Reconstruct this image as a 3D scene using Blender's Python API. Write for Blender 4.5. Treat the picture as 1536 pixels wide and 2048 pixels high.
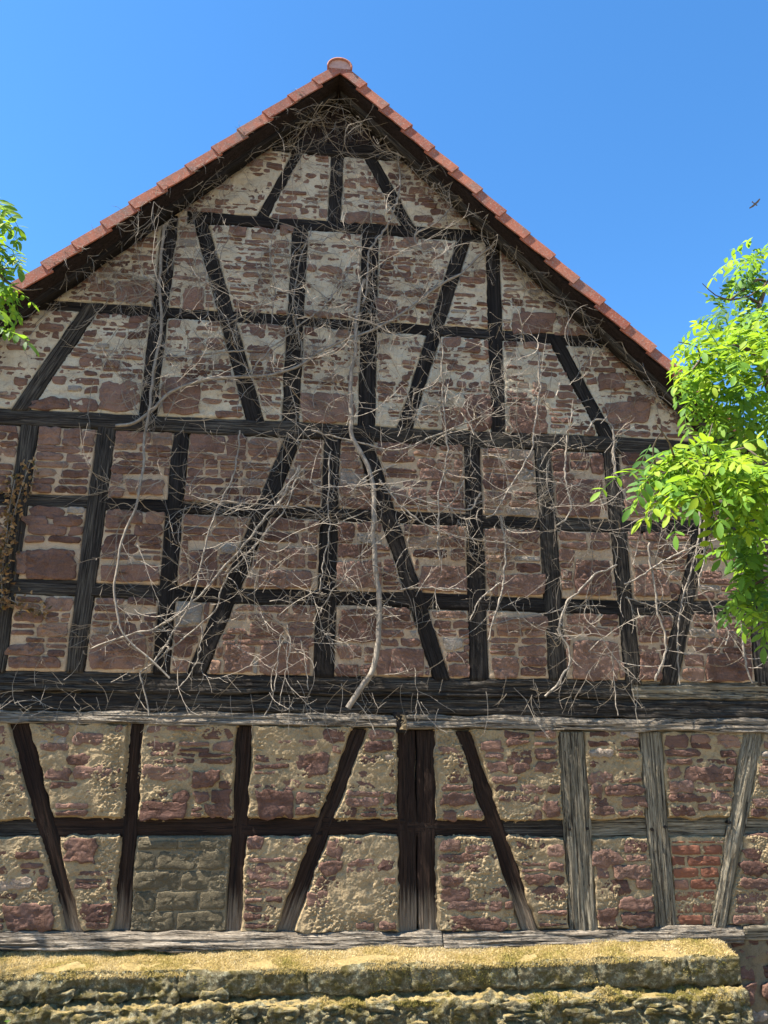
import bpy, math, random
import numpy as np
from mathutils import Vector, Matrix
random.seed(7); RS = np.random.RandomState(11)
SC = bpy.context.scene
for o in list(bpy.data.objects): bpy.data.objects.remove(o)

# ------------------------------------------------------------------ camera
E = 1.75            # eye height above the ground
D = 6.0             # metres from the camera to the gable wall (wall face = plane y 0)
PITCH, YAW, ROLL, FPX = math.radians(16.69), math.radians(5.83), math.radians(0.50), 1540.0
def cam_axes(p, y, r):
    fw = np.array([math.sin(y)*math.cos(p), math.cos(y)*math.cos(p), math.sin(p)])
    rt = np.array([math.cos(y), -math.sin(y), 0.]); up = np.cross(rt, fw)
    rt2 = math.cos(r)*rt + math.sin(r)*up
    return rt2, np.cross(rt2, fw), fw
RT, UP, FW = cam_axes(PITCH, YAW, ROLL)
CAMLOC = np.array([0., -D, E])
cam = bpy.data.cameras.new('camera'); cam.sensor_fit = 'VERTICAL'; cam.sensor_height = 24.0
cam.lens = FPX/2048*24; cam.clip_start = .05; cam.clip_end = 3000
camo = bpy.data.objects.new('camera', cam); SC.collection.objects.link(camo); SC.camera = camo
camo.matrix_world = Matrix(((RT[0],UP[0],-FW[0],CAMLOC[0]),(RT[1],UP[1],-FW[1],CAMLOC[1]),(RT[2],UP[2],-FW[2],CAMLOC[2]),(0,0,0,1)))

# ------------------------------------------------------------------ sky, sun, exposure
GRAZE, INPL = math.radians(6.1), math.radians(60)      # raking sun: 5 degrees off the wall, from the upper left
SUN = Vector((-math.cos(INPL)*math.cos(GRAZE), -math.sin(GRAZE), math.sin(INPL)*math.cos(GRAZE)))
world = bpy.data.worlds.new('World'); SC.world = world; world.use_nodes = True
nt = world.node_tree; bg = nt.nodes['Background']
sky = nt.nodes.new('ShaderNodeTexSky'); sky.sky_type = 'NISHITA'; sky.sun_disc = False
sky.sun_elevation = math.asin(SUN.z); sky.sun_rotation = math.atan2(SUN.x, SUN.y)
sky.air_density = 0.8; sky.dust_density = 0.1; sky.ozone_density = 4.5
hs = nt.nodes.new('ShaderNodeHueSaturation'); hs.inputs['Saturation'].default_value = 1.19; hs.inputs['Hue'].default_value = 0.496
nt.links.new(sky.outputs[0], hs.inputs['Color']); nt.links.new(hs.outputs[0], bg.inputs[0]); bg.inputs[1].default_value = 0.095
sl = bpy.data.lights.new('sun', 'SUN'); sl.energy = 5.0; sl.angle = math.radians(.53); sl.color = (1, .93, .82)
slo = bpy.data.objects.new('sun', sl); SC.collection.objects.link(slo)
slo.rotation_euler = (-SUN).to_track_quat('-Z', 'Y').to_euler(); slo.location = (-6, -6, 14)
SC.view_settings.view_transform = 'Standard'; SC.view_settings.look = 'None'
SC.view_settings.gamma = 1; SC.view_settings.exposure = 1.93; SC.view_settings.use_curve_mapping = False
SC.render.resolution_x, SC.render.resolution_y = 768, 1024

# ------------------------------------------------------------------ helpers
def ray(px, py):
    return (px-768)/FPX*RT + (1024-py)/FPX*UP + FW
def W(px, py, y=0.0):                       # photo pixel -> point (x, z) where its ray meets the upright plane y
    d = ray(px, py); t = (y+D)/d[1]
    return np.array([d[0]*t, E+d[2]*t])
def hsh(ix, iz, seed):
    n = (ix.astype(np.int64)*374761393 + iz.astype(np.int64)*668265263 + seed*1274126177) & 0xffffffff
    n = ((n ^ (n >> 13))*1274126177) & 0xffffffff
    n = n ^ (n >> 16)
    return (n & 0xffff)/32767.5 - 1.0
def vn(x, z, seed=0):
    x = np.asarray(x, float); z = np.asarray(z, float)
    ix = np.floor(x).astype(np.int64); iz = np.floor(z).astype(np.int64)
    fx = x-ix; fz = z-iz; fx = fx*fx*(3-2*fx); fz = fz*fz*(3-2*fz)
    a = hsh(ix, iz, seed); b = hsh(ix+1, iz, seed); c = hsh(ix, iz+1, seed); d = hsh(ix+1, iz+1, seed)
    return (a*(1-fx)+b*fx)*(1-fz) + (c*(1-fx)+d*fx)*fz
def fbm(x, z, f, o=3, seed=0, g=.5):
    s = 0; a = 1
    for k in range(o):
        s = s + a*vn(np.asarray(x)*f+17.3*k, np.asarray(z)*f+9.1*k, seed+k); f *= 2.03; a *= g
    return s
WLOC = {}
def mesh(name, V, faces, mat, smooth=True, attr=None):
    V = np.asarray(V, np.float32); me = bpy.data.meshes.new(name)
    if isinstance(faces, np.ndarray): faces = [faces]
    faces = [np.asarray(f, np.int32) for f in faces if len(f)]
    idx = np.concatenate([f.ravel() for f in faces]); tot = np.concatenate([np.full(len(f), f.shape[1], np.int32) for f in faces])
    st = np.concatenate([[0], np.cumsum(tot)[:-1]]).astype(np.int32)
    me.vertices.add(len(V)); me.vertices.foreach_set('co', V.ravel())
    me.loops.add(len(idx)); me.loops.foreach_set('vertex_index', idx)
    me.polygons.add(len(tot)); me.polygons.foreach_set('loop_start', st); me.polygons.foreach_set('loop_total', tot)
    me.polygons.foreach_set('use_smooth', np.full(len(tot), bool(smooth)))
    if attr:
        for k, v in attr.items():
            a = me.attributes.new(k, 'FLOAT', 'POINT'); a.data.foreach_set('value', np.asarray(v, np.float32))
    me.update(calc_edges=True); me.validate()
    if mat: me.materials.append(mat)
    return me
def link(o, parent=None, M=None):
    SC.collection.objects.link(o)
    if M is None: M = Matrix()
    o.matrix_basis = M
    WLOC[o.name] = M.to_translation()
    if parent is not None:
        o.parent = parent; o.matrix_parent_inverse = Matrix.Translation(-WLOC[parent.name])
    return o
def tag(o, label=None, cat=None, group=None, kind=None):
    if label: o['label'] = label
    if cat: o['category'] = cat
    if group: o['group'] = group
    if kind: o['kind'] = kind
    return o
def obj(name, V, F, mat, parent=None, smooth=True, attr=None, org=None, kind=None):
    V = np.asarray(V, float)
    if org is None:
        org = np.array([(V[:,0].min()+V[:,0].max())/2, (V[:,1].min()+V[:,1].max())/2, V[:,2].min()])
    o = bpy.data.objects.new(name, mesh(name, V-org, F, mat, smooth, attr))
    if kind: o['kind'] = kind
    return link(o, parent, Matrix.Translation(Vector(org)))
def empty(name, loc):
    o = bpy.data.objects.new(name, None); o.empty_display_size = .2
    return link(o, None, Matrix.Translation(Vector(loc)))
def boxVF(x0, x1, y0, y1, z0, z1):
    V = [(x0,y0,z0),(x1,y0,z0),(x1,y1,z0),(x0,y1,z0),(x0,y0,z1),(x1,y0,z1),(x1,y1,z1),(x0,y1,z1)]
    F = np.array([(0,3,2,1),(4,5,6,7),(0,1,5,4),(1,2,6,5),(2,3,7,6),(3,0,4,7)])
    return np.array(V, float), F
def gridF(nu, nv, wrapu=False, wrapv=False):
    iu = np.arange(nu if wrapu else nu-1); iv = np.arange(nv if wrapv else nv-1)
    a, b = np.meshgrid(iu, iv, indexing='ij'); a = a.ravel(); b = b.ravel()
    return np.stack([a*nv+b, ((a+1) % nu)*nv+b, ((a+1) % nu)*nv+(b+1) % nv, a*nv+(b+1) % nv], 1)

# ------------------------------------------------------------------ materials
class NT:
    def __init__(s, name, rough=.9, spec=.2):
        s.m = bpy.data.materials.new(name); s.m.use_nodes = True; s.t = s.m.node_tree
        s.b = s.t.nodes['Principled BSDF']; s.b.inputs['Roughness'].default_value = rough
        s.b.inputs['Specular IOR Level'].default_value = spec
    def n(s, ty, **k):
        x = s.t.nodes.new(ty)
        for a, v in k.items():
            if a in x.inputs.keys(): s.set(x.inputs[a], v)
            else: setattr(x, a, v)
        return x
    def set(s, i, v):
        if isinstance(v, bpy.types.NodeSocket): s.t.links.new(v, i)
        else: i.default_value = v
    def pos(s): return s.n('ShaderNodeNewGeometry').outputs['Position']
    def objc(s): return s.n('ShaderNodeTexCoord').outputs['Object']
    def mapv(s, v, sc): 
        m = s.n('ShaderNodeMapping'); s.set(m.inputs['Vector'], v); m.inputs['Scale'].default_value = sc; return m.outputs[0]
    def noise(s, v, scale, det=4, rough=.6, dist=0):
        x = s.n('ShaderNodeTexNoise'); s.set(x.inputs['Vector'], v); x.inputs['Scale'].default_value = scale
        x.inputs['Detail'].default_value = det; x.inputs['Roughness'].default_value = rough; x.inputs['Distortion'].default_value = dist
        return x.outputs['Fac']
    def ramp(s, f, stops):
        x = s.n('ShaderNodeValToRGB'); s.set(x.inputs[0], f); e = x.color_ramp.elements
        while len(e) < len(stops): e.new(.5)
        for q, (p, c) in zip(e, stops):
            q.position = p; q.color = (c, c, c, 1) if isinstance(c, (int, float)) else (*c, 1)
        return x.outputs[0]
    def mix(s, f, a, b, mode='MIX'):
        x = s.n('ShaderNodeMix', data_type='RGBA', blend_type=mode)
        for i, v in ((0, f), (6, a), (7, b)):
            if isinstance(v, tuple): v = (*v, 1)
            s.set(x.inputs[i], v)
        return x.outputs[2]
    def math(s, op, a, b=0.0):
        x = s.n('ShaderNodeMath', operation=op); s.set(x.inputs[0], a); s.set(x.inputs[1], b); return x.outputs[0]
    def attr(s, name): return s.n('ShaderNodeAttribute', attribute_name=name).outputs['Fac']
    def bump(s, h, dist, strength=1.0, prev=None):
        x = s.n('ShaderNodeBump'); s.set(x.inputs['Height'], h); x.inputs['Distance'].default_value = dist
        x.inputs['Strength'].default_value = strength
        if prev is not None: s.set(x.inputs['Normal'], prev)
        return x.outputs[0]
    def done(s, col, normal=None):
        s.set(s.b.inputs['Base Color'], col)
        if normal is not None: s.set(s.b.inputs['Normal'], normal)
        return s.m

def mat_stone():
    s = NT('sandstone', .92, .1); p = s.pos(); t = s.attr('tint')
    base = s.ramp(t, [(0, (.10,.052,.036)), (.3, (.17,.096,.067)), (.55, (.225,.133,.094)), (.78, (.265,.16,.105)), (.92, (.30,.225,.16)), (1, (.31,.275,.22))])
    n1 = s.noise(p, 9, 5, .65); n2 = s.noise(s.mapv(p, (5, 5, 30)), 1.6, 5, .65, .6); n3 = s.noise(p, 120, 3, .6); nf = s.noise(p, 46, 6, .75)
    c = s.mix(s.ramp(n1, [(.35, 0), (.7, .6)]), base, s.mix(.5, base, (.10,.07,.07)))
    c = s.mix(s.ramp(n2, [(.5, 0), (.72, .5)]), c, s.mix(.5, c, (.30,.175,.14)))
    c = s.mix(s.ramp(n3, [(.3, .4), (.6, 0)]), c, (.06,.035,.03))
    patch = s.ramp(s.noise(p, 6.5, 3, .6), [(.44, .12), (.6, 1)])
    b = s.bump(n2, .010, .5); b = s.bump(s.math('MULTIPLY', nf, patch), .030, .9, b); b = s.bump(n3, .003, .6, b)
    return s.done(c, b)
def mat_mortar(name, a, b_, dark, bd=1.0):
    s = NT(name, .95, .1); p = s.pos()
    n1 = s.noise(p, 5, 5, .65); n2 = s.noise(p, 26, 5, .7); n3 = s.noise(p, 170, 3, .65)
    c = s.mix(s.ramp(n1, [(.36, 0), (.66, 1)]), a, b_)
    c = s.mix(s.ramp(n2, [(.52, 0), (.74, .75)]), c, dark)
    c = s.mix(s.ramp(n3, [(.3, .45), (.55, 0)]), c, dark)
    b = s.bump(n2, .010*bd, .6); b = s.bump(s.noise(p, 58, 5, .75), .010*bd, .8, b); b = s.bump(n3, .003, .7, b)
    return s.done(c, b)
def mat_wood(name, dark, mid, pale, pal=(.55, .8), bs=1.0, splash=None):
    s = NT(name, .85, .12); v = s.objc(); p = s.pos()
    rnd = s.n('ShaderNodeObjectInfo').outputs['Random']
    vv = s.n('ShaderNodeVectorMath', operation='ADD'); s.set(vv.inputs[0], v)
    cx = s.n('ShaderNodeCombineXYZ'); s.set(cx.inputs[1], s.math('MULTIPLY', rnd, 40.0)); s.set(cx.inputs[2], s.math('MULTIPLY', rnd, 17.0))
    s.t.links.new(cx.outputs[0], vv.inputs[1]); v = vv.outputs[0]
    g1 = s.noise(s.mapv(v, (1.9, 38, 38)), 1.0, 7, .75, .18); g2 = s.noise(s.mapv(v, (3.5, 105, 105)), 1.0, 4, .7, .3)
    big = s.noise(s.mapv(v, (.9, 5, 5)), 1.2, 4, .6)
    c = s.mix(s.ramp(g1, [(.33, 0), (.62, 1)]), dark, mid)
    f = s.math('MULTIPLY', s.ramp(g2, [(.42, 0), (.68, 1)]), s.ramp(big, [(pal[0]-.2, 0.06), (pal[1], 1)]))
    c = s.mix(f, c, pale)
    c = s.mix(s.ramp(g1, [(.33, .95), (.44, 0)]), c, (.010,.008,.007))
    ck = s.noise(s.mapv(v, (.7, 50, 50)), 1.0, 3, .55, .25)
    c = s.mix(s.ramp(ck, [(.395, 0), (.415, .92), (.435, .92), (.455, 0)]), c, (.008,.006,.005))
    if splash:
        z = s.n('ShaderNodeSeparateXYZ'); s.set(z.inputs[0], p)
        h = s.math('ADD', z.outputs[2], s.math('MULTIPLY', s.noise(s.mapv(v, (.6, 60, 60)), 1.0, 3, .6), .45))
        c = s.mix(s.ramp(h, [(.78, .85), (.98, 0)]), c, s.mix(s.ramp(g2, [(.35, 0), (.65, 1)]), splash[0], splash[1]))
    b = s.bump(g1, .022*bs, .9); b = s.bump(g2, .010*bs, .9, b)
    return s.done(c, b)
M_STONE = mat_stone()
M_MORT = {'U': mat_mortar('lime_mortar_pale', (.50,.43,.315), (.39,.325,.23), (.20,.15,.105), .8),
          'M': mat_mortar('lime_mortar_tan', (.46,.34,.225), (.37,.27,.175), (.21,.14,.09), .5),
          'L': mat_mortar('lime_render_ochre', (.33,.25,.145), (.25,.185,.105), (.14,.098,.058), 1.0),
          'G': mat_mortar('cement_mortar', (.19,.152,.095), (.145,.116,.073), (.07,.056,.037), 1.0)}
M_BLOCK = mat_mortar('clinker_concrete', (.12,.098,.062), (.09,.074,.047), (.04,.032,.021), 1.2)
def mat_brick():
    s = NT('brick_red', .9, .15); p = s.pos(); t = s.attr('tint')
    c = s.ramp(t, [(0, (.125,.05,.03)), (.6, (.18,.072,.04)), (1, (.19,.115,.08))])
    n = s.noise(p, 45, 5, .7); c = s.mix(s.ramp(n, [(.4, 0), (.75, .6)]), c, (.12,.06,.045))
    return s.done(c, s.bump(n, .006, .7))
M_BRICK = mat_brick()
M_WDARK = mat_wood('timber_tarred', (.007,.006,.005), (.021,.017,.015), (.11,.095,.08), (.6, .92))
M_WGREYD = mat_wood('timber_dark_weathered', (.009,.007,.006), (.035,.029,.024), (.19,.165,.13), (.50, .80))
M_WBROWN = mat_wood('timber_brown', (.009,.005,.004), (.034,.019,.013), (.085,.058,.04), (.6, .95), 1.0, ((.13,.09,.06), (.30,.23,.16)))
M_WGREY = mat_wood('timber_grey', (.055,.042,.027), (.19,.158,.108), (.43,.375,.275), (.40, .70), 1.3)
M_WSILV = mat_wood('timber_bleached', (.06,.046,.033), (.20,.163,.12), (.46,.40,.32), (.36, .64), 1.4)
M_WBOARD = mat_wood('board_dark', (.011,.007,.006), (.030,.020,.017), (.055,.042,.038), (.6, .95), .7)
def mat_tile():
    s = NT('clay_tile', .8, .3); p = s.pos(); t = s.attr('tint')
    c = s.ramp(t, [(0, (.24,.066,.036)), (.5, (.31,.092,.048)), (1, (.35,.12,.066))])
    n = s.noise(p, 14, 5, .7); n2 = s.noise(p, 70, 4, .7)
    c = s.mix(s.ramp(n, [(.42, 0), (.72, .75)]), c, (.12,.058,.042))
    c = s.mix(s.ramp(s.noise(p, 5, 4, .65), [(.5, 0), (.7, .6)]), c, (.17,.12,.10))
    c = s.mix(s.ramp(n2, [(.54, 0), (.68, .6)]), c, (.36,.31,.25))
    return s.done(c, s.bump(n2, .004, .5))
M_TILE = mat_tile()
def mat_simple(name, a, b_, sc=8, rough=.9, bd=.004, bsc=60):
    s = NT(name, rough, .2); p = s.pos()
    c = s.mix(s.ramp(s.noise(p, sc, 4, .6), [(.35, 0), (.65, 1)]), a, b_)
    return s.done(c, s.bump(s.noise(p, bsc, 4, .7), bd, .7))
M_VINE = mat_simple('vine_bark', (.26,.225,.18), (.155,.13,.105), 22, .85, .003, 120)
M_TWIG = mat_simple('vine_twig', (.27,.23,.18), (.15,.125,.10), 6, .85, .001, 200)
M_BARK = mat_simple('tree_bark', (.12,.09,.065), (.07,.055,.04), 20, .9, .01, 50)
M_DISC = mat_simple('ridge_mortar', (.42,.27,.23), (.34,.21,.18), 20)
M_GROUND = mat_simple('dry_gravel_path', (.25,.195,.12), (.18,.145,.085), 3, .95, .02, 40)
def mat_moss_wall():
    s = NT('mossy_stone', .95, .1); p = s.pos()
    z = s.n('ShaderNodeNewGeometry'); sx = s.n('ShaderNodeSeparateXYZ'); s.set(sx.inputs[0], z.outputs['Normal'])
    n1 = s.noise(p, 6, 5, .7); n2 = s.noise(p, 24, 5, .75); n3 = s.noise(p, 120, 4, .7)
    c = s.mix(s.ramp(n1, [(.36, 0), (.64, 1)]), (.17,.145,.085), (.25,.215,.125))
    c = s.mix(s.ramp(n2, [(.5, 0), (.62, .9)]), c, (.44,.42,.28))
    c = s.mix(s.ramp(s.noise(p, 11, 5, .7, .5), [(.46, 0), (.6, .9)]), c, (.125,.10,.028))
    c = s.mix(s.ramp(n3, [(.32, .7), (.52, 0)]), c, (.05,.04,.025))
    top = s.math('ADD', sx.outputs[2], s.math('MULTIPLY', s.math('SUBTRACT', n2, .5), .5))
    c = s.mix(s.ramp(top, [(.72, 0), (.95, 1)]), c, s.mix(s.ramp(n1, [(.3, 0), (.7, 1)]), (.36,.26,.10), (.44,.34,.16)))
    b = s.bump(n2, .035, .9); b = s.bump(s.noise(p, 60, 5, .75), .02, .9, b); b = s.bump(n3, .005, .9, b)
    return s.done(c, b)
M_MOSSW = mat_moss_wall()
def mat_tinted(name, stops, trans=0.0, rough=.6, tcol=(.36,.55,.03)):
    s = NT(name, rough, .3); c = s.ramp(s.attr('tint'), stops); s.set(s.b.inputs['Base Color'], c)
    if trans:
        tr = s.n('ShaderNodeBsdfTranslucent'); mx = s.n('ShaderNodeMixShader'); mx.inputs[0].default_value = trans
        s.set(tr.inputs[0], s.mix(.55, c, tcol))
        out = s.t.nodes['Material Output']; s.t.links.new(s.b.outputs[0], mx.inputs[1]); s.t.links.new(tr.outputs[0], mx.inputs[2]); s.t.links.new(mx.outputs[0], out.inputs[0])
    return s.m
M_MOSS = mat_tinted('moss', [(0, (.11,.115,.022)), (.35, (.30,.25,.065)), (.7, (.50,.385,.17)), (1, (.60,.50,.30))], .35, .95, (.6,.48,.2))
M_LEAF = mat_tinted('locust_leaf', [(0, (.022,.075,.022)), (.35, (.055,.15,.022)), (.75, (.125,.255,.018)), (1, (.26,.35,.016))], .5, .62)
M_DEAD = mat_tinted('withered_leaf', [(0, (.06,.035,.02)), (.6, (.19,.10,.05)), (1, (.40,.24,.11))], .2, .8)
M_GRASS = mat_tinted('weed_leaf', [(0, (.05,.10,.02)), (1, (.12,.20,.05))], .35, .6)
M_BIRD = mat_simple('plumage', (.05,.05,.06), (.12,.12,.14), 20)

# ------------------------------------------------------------------ ground
g = 60.0; gx = np.array([-900,-60,-20,-6,0,6,20,60,900.]); gy = np.array([-900,-60,-20,-8,-2.6,-1.0,0,10,60,900.])
XX, YY = np.meshgrid(gx, gy, indexing='ij')
gr = obj('ground', np.stack([XX.ravel(), YY.ravel(), np.where(YY.ravel() > -1.5, -.32, 0)], 1), gridF(len(gx), len(gy)), M_GROUND, org=np.zeros(3)); gr['kind'] = 'structure'

# ------------------------------------------------------------------ the barn: timbers
RX, PK = 0.13, 6.075+E                 # ridge x; verge top line is |x-RX| + z = PK
SOFF = PK-.135
XL, XR = -3.5, 3.95                  # wall corners
barn = empty('half_timbered_barn', (RX, 0, -.32))
tag(barn, 'half-timbered barn gable of red sandstone rubble and black beams under a tiled roof', 'barn')
QUADS = []                            # wall-plane quads of the timbers, for the infill
def timber(name, a0, a1, b0, b1, mat, out=.012, depth=.14, rnd=.012, seed=None, crown=0.0, rough=1.0, mask=True, lean=0.0, fine=False):
    a0, a1, b0, b1 = [np.asarray(q, float) for q in (a0, a1, b0, b1)]     # start pair, end pair (x, z)
    if mask: QUADS.append((a0, a1, b1, b0))
    s = (a0+a1)/2; e = (b0+b1)/2; L = np.linalg.norm(e-s); ux = (e-s)/L; uz = np.array([-ux[1], ux[0]])
    if np.dot(a1-a0, uz) < 0: a0, a1, b0, b1 = a1, a0, b1, b0
    seed = seed if seed is not None else RS.randint(1, 9999)
    n = max(8, int(L/(.014 if fine else .03))); tt = np.linspace(0, 1, n); m = 23 if fine else 9
    lo = np.dot(a0-s, uz)*(1-tt)+np.dot(b0-s, uz)*tt; hi = np.dot(a1-s, uz)*(1-tt)+np.dot(b1-s, uz)*tt
    loX = np.dot(a0-s, ux)*(1-tt)+np.dot(b0-s, ux)*tt; hiX = np.dot(a1-s, ux)*(1-tt)+np.dot(b1-s, ux)*tt
    lo = lo + .006*rough*fbm(tt*L, 0*tt+3, 4, 3, seed, .6); hi = hi + .006*rough*fbm(tt*L, 0*tt+8, 4, 3, seed+5, .6)
    prof = np.array([-1, -.93, -.68, -.36, 0, .36, .68, .93, 1]) if not fine else np.concatenate([[-1], np.linspace(-.95, .95, 21), [1]]); V = []; edge = np.interp(np.abs(prof), [0, .8, .93, 1], [0, 0, .15, 1.2])
    ring = 2*0+m+2
    hw = ((hi-lo)/2)[:, None]; zz = ((hi+lo)/2)[:, None]+prof[None]*hw; pq = (prof[None]+1)/2
    cX = loX[:, None]*(1-pq)+hiX[:, None]*pq; tl = np.repeat((tt*L)[:, None], m, 1)
    y = -out + rnd*edge[None] - crown*(1-prof**2)[None] + crown + lean*prof[None]*np.sign(ux[0] if abs(ux[0]) > .5 else 0)
    y = y + rough*(.0035*fbm(tl*2.2, zz*30, 1.0, 3, seed, .6) + .0045*fbm(tl*.9, zz*14, 1.0, 2, seed+9))
    if fine: y = y + rough*(.0030*fbm(tl*5, zz*85, 1.0, 2, seed+3, .7) + .014*np.clip(fbm(tl*.8, zz*42, 1.0, 2, seed+21)-.45, 0, .5))
    V = np.zeros((n, ring, 3)); V[:, :m, 0] = cX; V[:, :m, 1] = y; V[:, :m, 2] = zz
    V[:, m] = np.stack([cX[:, -1], np.full(n, depth), zz[:, -1]], 1); V[:, m+1] = np.stack([cX[:, 0], np.full(n, depth), zz[:, 0]], 1); V = V.reshape(-1, 3)
    V = np.array(V); F = gridF(n, ring, wrapv=True)[:, ::-1]
    caps = []
    for i, fl in ((0, 0), (n-1, 1)):
        r = [i*ring+k for k in range(ring)]; caps.append(r if fl else r[::-1])
    me = mesh(name, V, [F, np.array(caps)], mat, True)
    Mx = Matrix(((ux[0],0,uz[0],s[0]),(0,1,0,0),(ux[1],0,uz[1],s[1]),(0,0,0,1)))
    o = bpy.data.objects.new(name, me); link(o, barn, Mx); return o
def post(xt, yt, wt, xb, yb, wb, name='post', mat=None, **k):
    return timber(name, W(xb-wb/2, yb), W(xb+wb/2, yb), W(xt-wt/2, yt), W(xt+wt/2, yt), mat or M_WDARK, **k)
def hbar(x0, y0, w0, x1, y1, w1, name='rail', mat=None, **k):
    return timber(name, W(x0, y0+w0/2), W(x0, y0-w0/2), W(x1, y1+w1/2), W(x1, y1-w1/2), mat or M_WDARK, **k)
def rails(pts, brk, th, mats=None, **k):         # a run of rails, one timber between each pair of posts
    xs = [p[0] for p in pts]; ys = [p[1] for p in pts]
    for i, (a, b) in enumerate(zip(brk[:-1], brk[1:])):
        j = random.uniform(-1.2, 1.2)
        hbar(a, np.interp(a, xs, ys)+j, th+random.uniform(-2, 2), b, np.interp(b, xs, ys)+j, th+random.uniform(-2, 2), mat=mats[i % len(mats)] if mats else None, **k)
PO = dict(out=.008); RO = dict(out=.002); BO = dict(out=.010)
# apex
hbar(545, 290, 26, 815, 312, 26, 'collar_beam', out=.02)
post(597, 303, 20, 524, 436, 23, 'brace', **BO); post(676, 306, 26, 668, 450, 26, **PO); post(738, 312, 24, 822, 462, 25, 'brace', **BO)
# upper rails and posts
hbar(375, 435, 22, 975, 474, 22, 'collar_beam', out=.014)
post(342, 432, 30, 295, 832, 36, **PO); post(401, 440, 28, 512, 846, 36, 'brace', **BO); post(601, 450, 31, 580, 850, 35, **PO)
post(741, 460, 33, 733, 862, 33, **PO); post(931, 470, 28, 805, 870, 31, 'brace', **BO); post(984, 468, 28, 998, 878, 27, **PO)
post(1106, 672, 27, 1219, 884, 29, 'brace', **BO); post(188, 608, 38, 40, 822, 39, 'brace', mat=M_WGREYD, **BO)
rails([(40, 606), (1205, 684)], [45, 316, 452, 592, 737, 868, 991, 1207], 21, **RO)
# upper beam
hbar(-330, 818, 31, 760, 868, 31, 'tie_beam', M_WGREYD, out=.014, rnd=.014); hbar(760, 870, 31, 1470, 901, 31, 'tie_beam', M_WGREYD, out=.013, rnd=.014)
# middle storey
post(60, 845, 36, -9, 1345, 36, mat=M_WGREYD, **PO); post(214, 850, 37, 149, 1345, 37, mat=M_WGREYD, **PO); post(363, 860, 30, 321, 1348, 35, **PO)
post(588, 872, 34, 391, 1352, 39, 'brace', **BO); post(665, 878, 31, 647, 1355, 41, **PO); post(725, 876, 34, 885, 1360, 34, 'brace', **BO)
post(944, 885, 31, 960, 1362, 38, **PO); post(1085, 890, 32, 1117, 1362, 36, mat=M_WGREYD, **PO); post(1221, 898, 31, 1268, 1370, 31, mat=M_WGREYD, **PO)
post(1436, 905, 28, 1337, 1370, 34, 'brace', M_WGREYD, **BO); post(1487, 905, 34, 1531, 1372, 36, mat=M_WGREYD, **PO)
rails([(-330, 990), (90, 1000), (270, 1010), (450, 1018), (590, 1025), (870, 1036), (1170, 1052), (1560, 1052)],
      [-330, 40, 193, 349, 530, 657, 772, 949, 1095, 1236, 1412, 1500], 25, [M_WDARK, M_WGREYD, M_WDARK, M_WDARK, M_WDARK, M_WDARK, M_WDARK, M_WDARK, M_WGREYD, M_WGREYD, M_WGREYD], **RO)
rails([(-330, 1160), (90, 1174), (250, 1180), (410, 1190), (710, 1196), (1030, 1208), (1170, 1215), (1560, 1217)],
      [-330, 20, 171, 336, 460, 653, 830, 955, 1106, 1252, 1373, 1515], 29, [M_WGREYD, M_WGREYD, M_WGREYD, M_WDARK, M_WDARK, M_WDARK, M_WDARK, M_WDARK, M_WDARK, M_WGREYD, M_WGREYD], **RO)
post(-110, 840, 36, -175, 1345, 36, mat=M_WGREYD, **PO); post(-150, 1440, 34, -185, 1867, 34, mat=M_WBROWN, out=-.004)
# the beam stack between the storeys
hbar(-330, 1358, 42, 1262, 1379, 37, 'sill_beam', M_WGREYD, out=.010, rnd=.012, rough=1.6, fine=True, lean=.010); hbar(1264, 1380, 35, 1760, 1385, 35, 'sill_beam', M_WGREY, out=.006, rnd=.012, rough=1.5, fine=True, lean=.008)
hbar(-330, 1397, 38, 1760, 1421, 39, 'tie_beam', M_WGREYD, out=.004, rnd=.012, rough=1.8, fine=True, lean=.012)
hbar(-330, 1427, 27, 792, 1442, 28, 'wall_plate', M_WSILV, out=.036, rnd=.012, rough=1.6, crown=.006, lean=.017, fine=True); hbar(812, 1443, 29, 1760, 1455, 29, 'wall_plate', M_WSILV, out=.038, rnd=.012, rough=1.6, crown=.006, lean=.017, fine=True)
post(800, 1424, 30, 800, 1466, 26, 'joist_end', M_WDARK, out=.02, mask=False)
# ground storey
PL = dict(out=-.004, fine=True)
post(38, 1444, 42, 151, 1866, 37, 'brace', M_WBROWN, **PL); post(274, 1447, 33, 242, 1867, 35, mat=M_WBROWN, **PL); post(490, 1452, 35, 467, 1867, 33, mat=M_WBROWN, **PL)
post(718, 1458, 34, 567, 1867, 38, 'brace', M_WBROWN, **PL)
post(811, 1460, 38, 816, 1867, 40, mat=M_WBROWN, **PL); post(852, 1460, 39, 857, 1867, 39, mat=M_WBROWN, out=-.006, fine=True)
post(926, 1462, 32, 1060, 1863, 36, 'brace', M_WBROWN, **PL); post(1141, 1464, 52, 1165, 1863, 56, mat=M_WGREY, out=.024, rough=1.4, fine=True); post(1298, 1464, 45, 1331, 1861, 44, mat=M_WGREY, out=.022, fine=True)
post(1504, 1462, 42, 1437, 1854, 29, 'brace', M_WGREY, out=.028, rough=1.6, fine=True)
PEGS = [(1136, 1657), (1171, 1656), (1300, 1658), (1326, 1653), (1454, 1644)]
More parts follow.
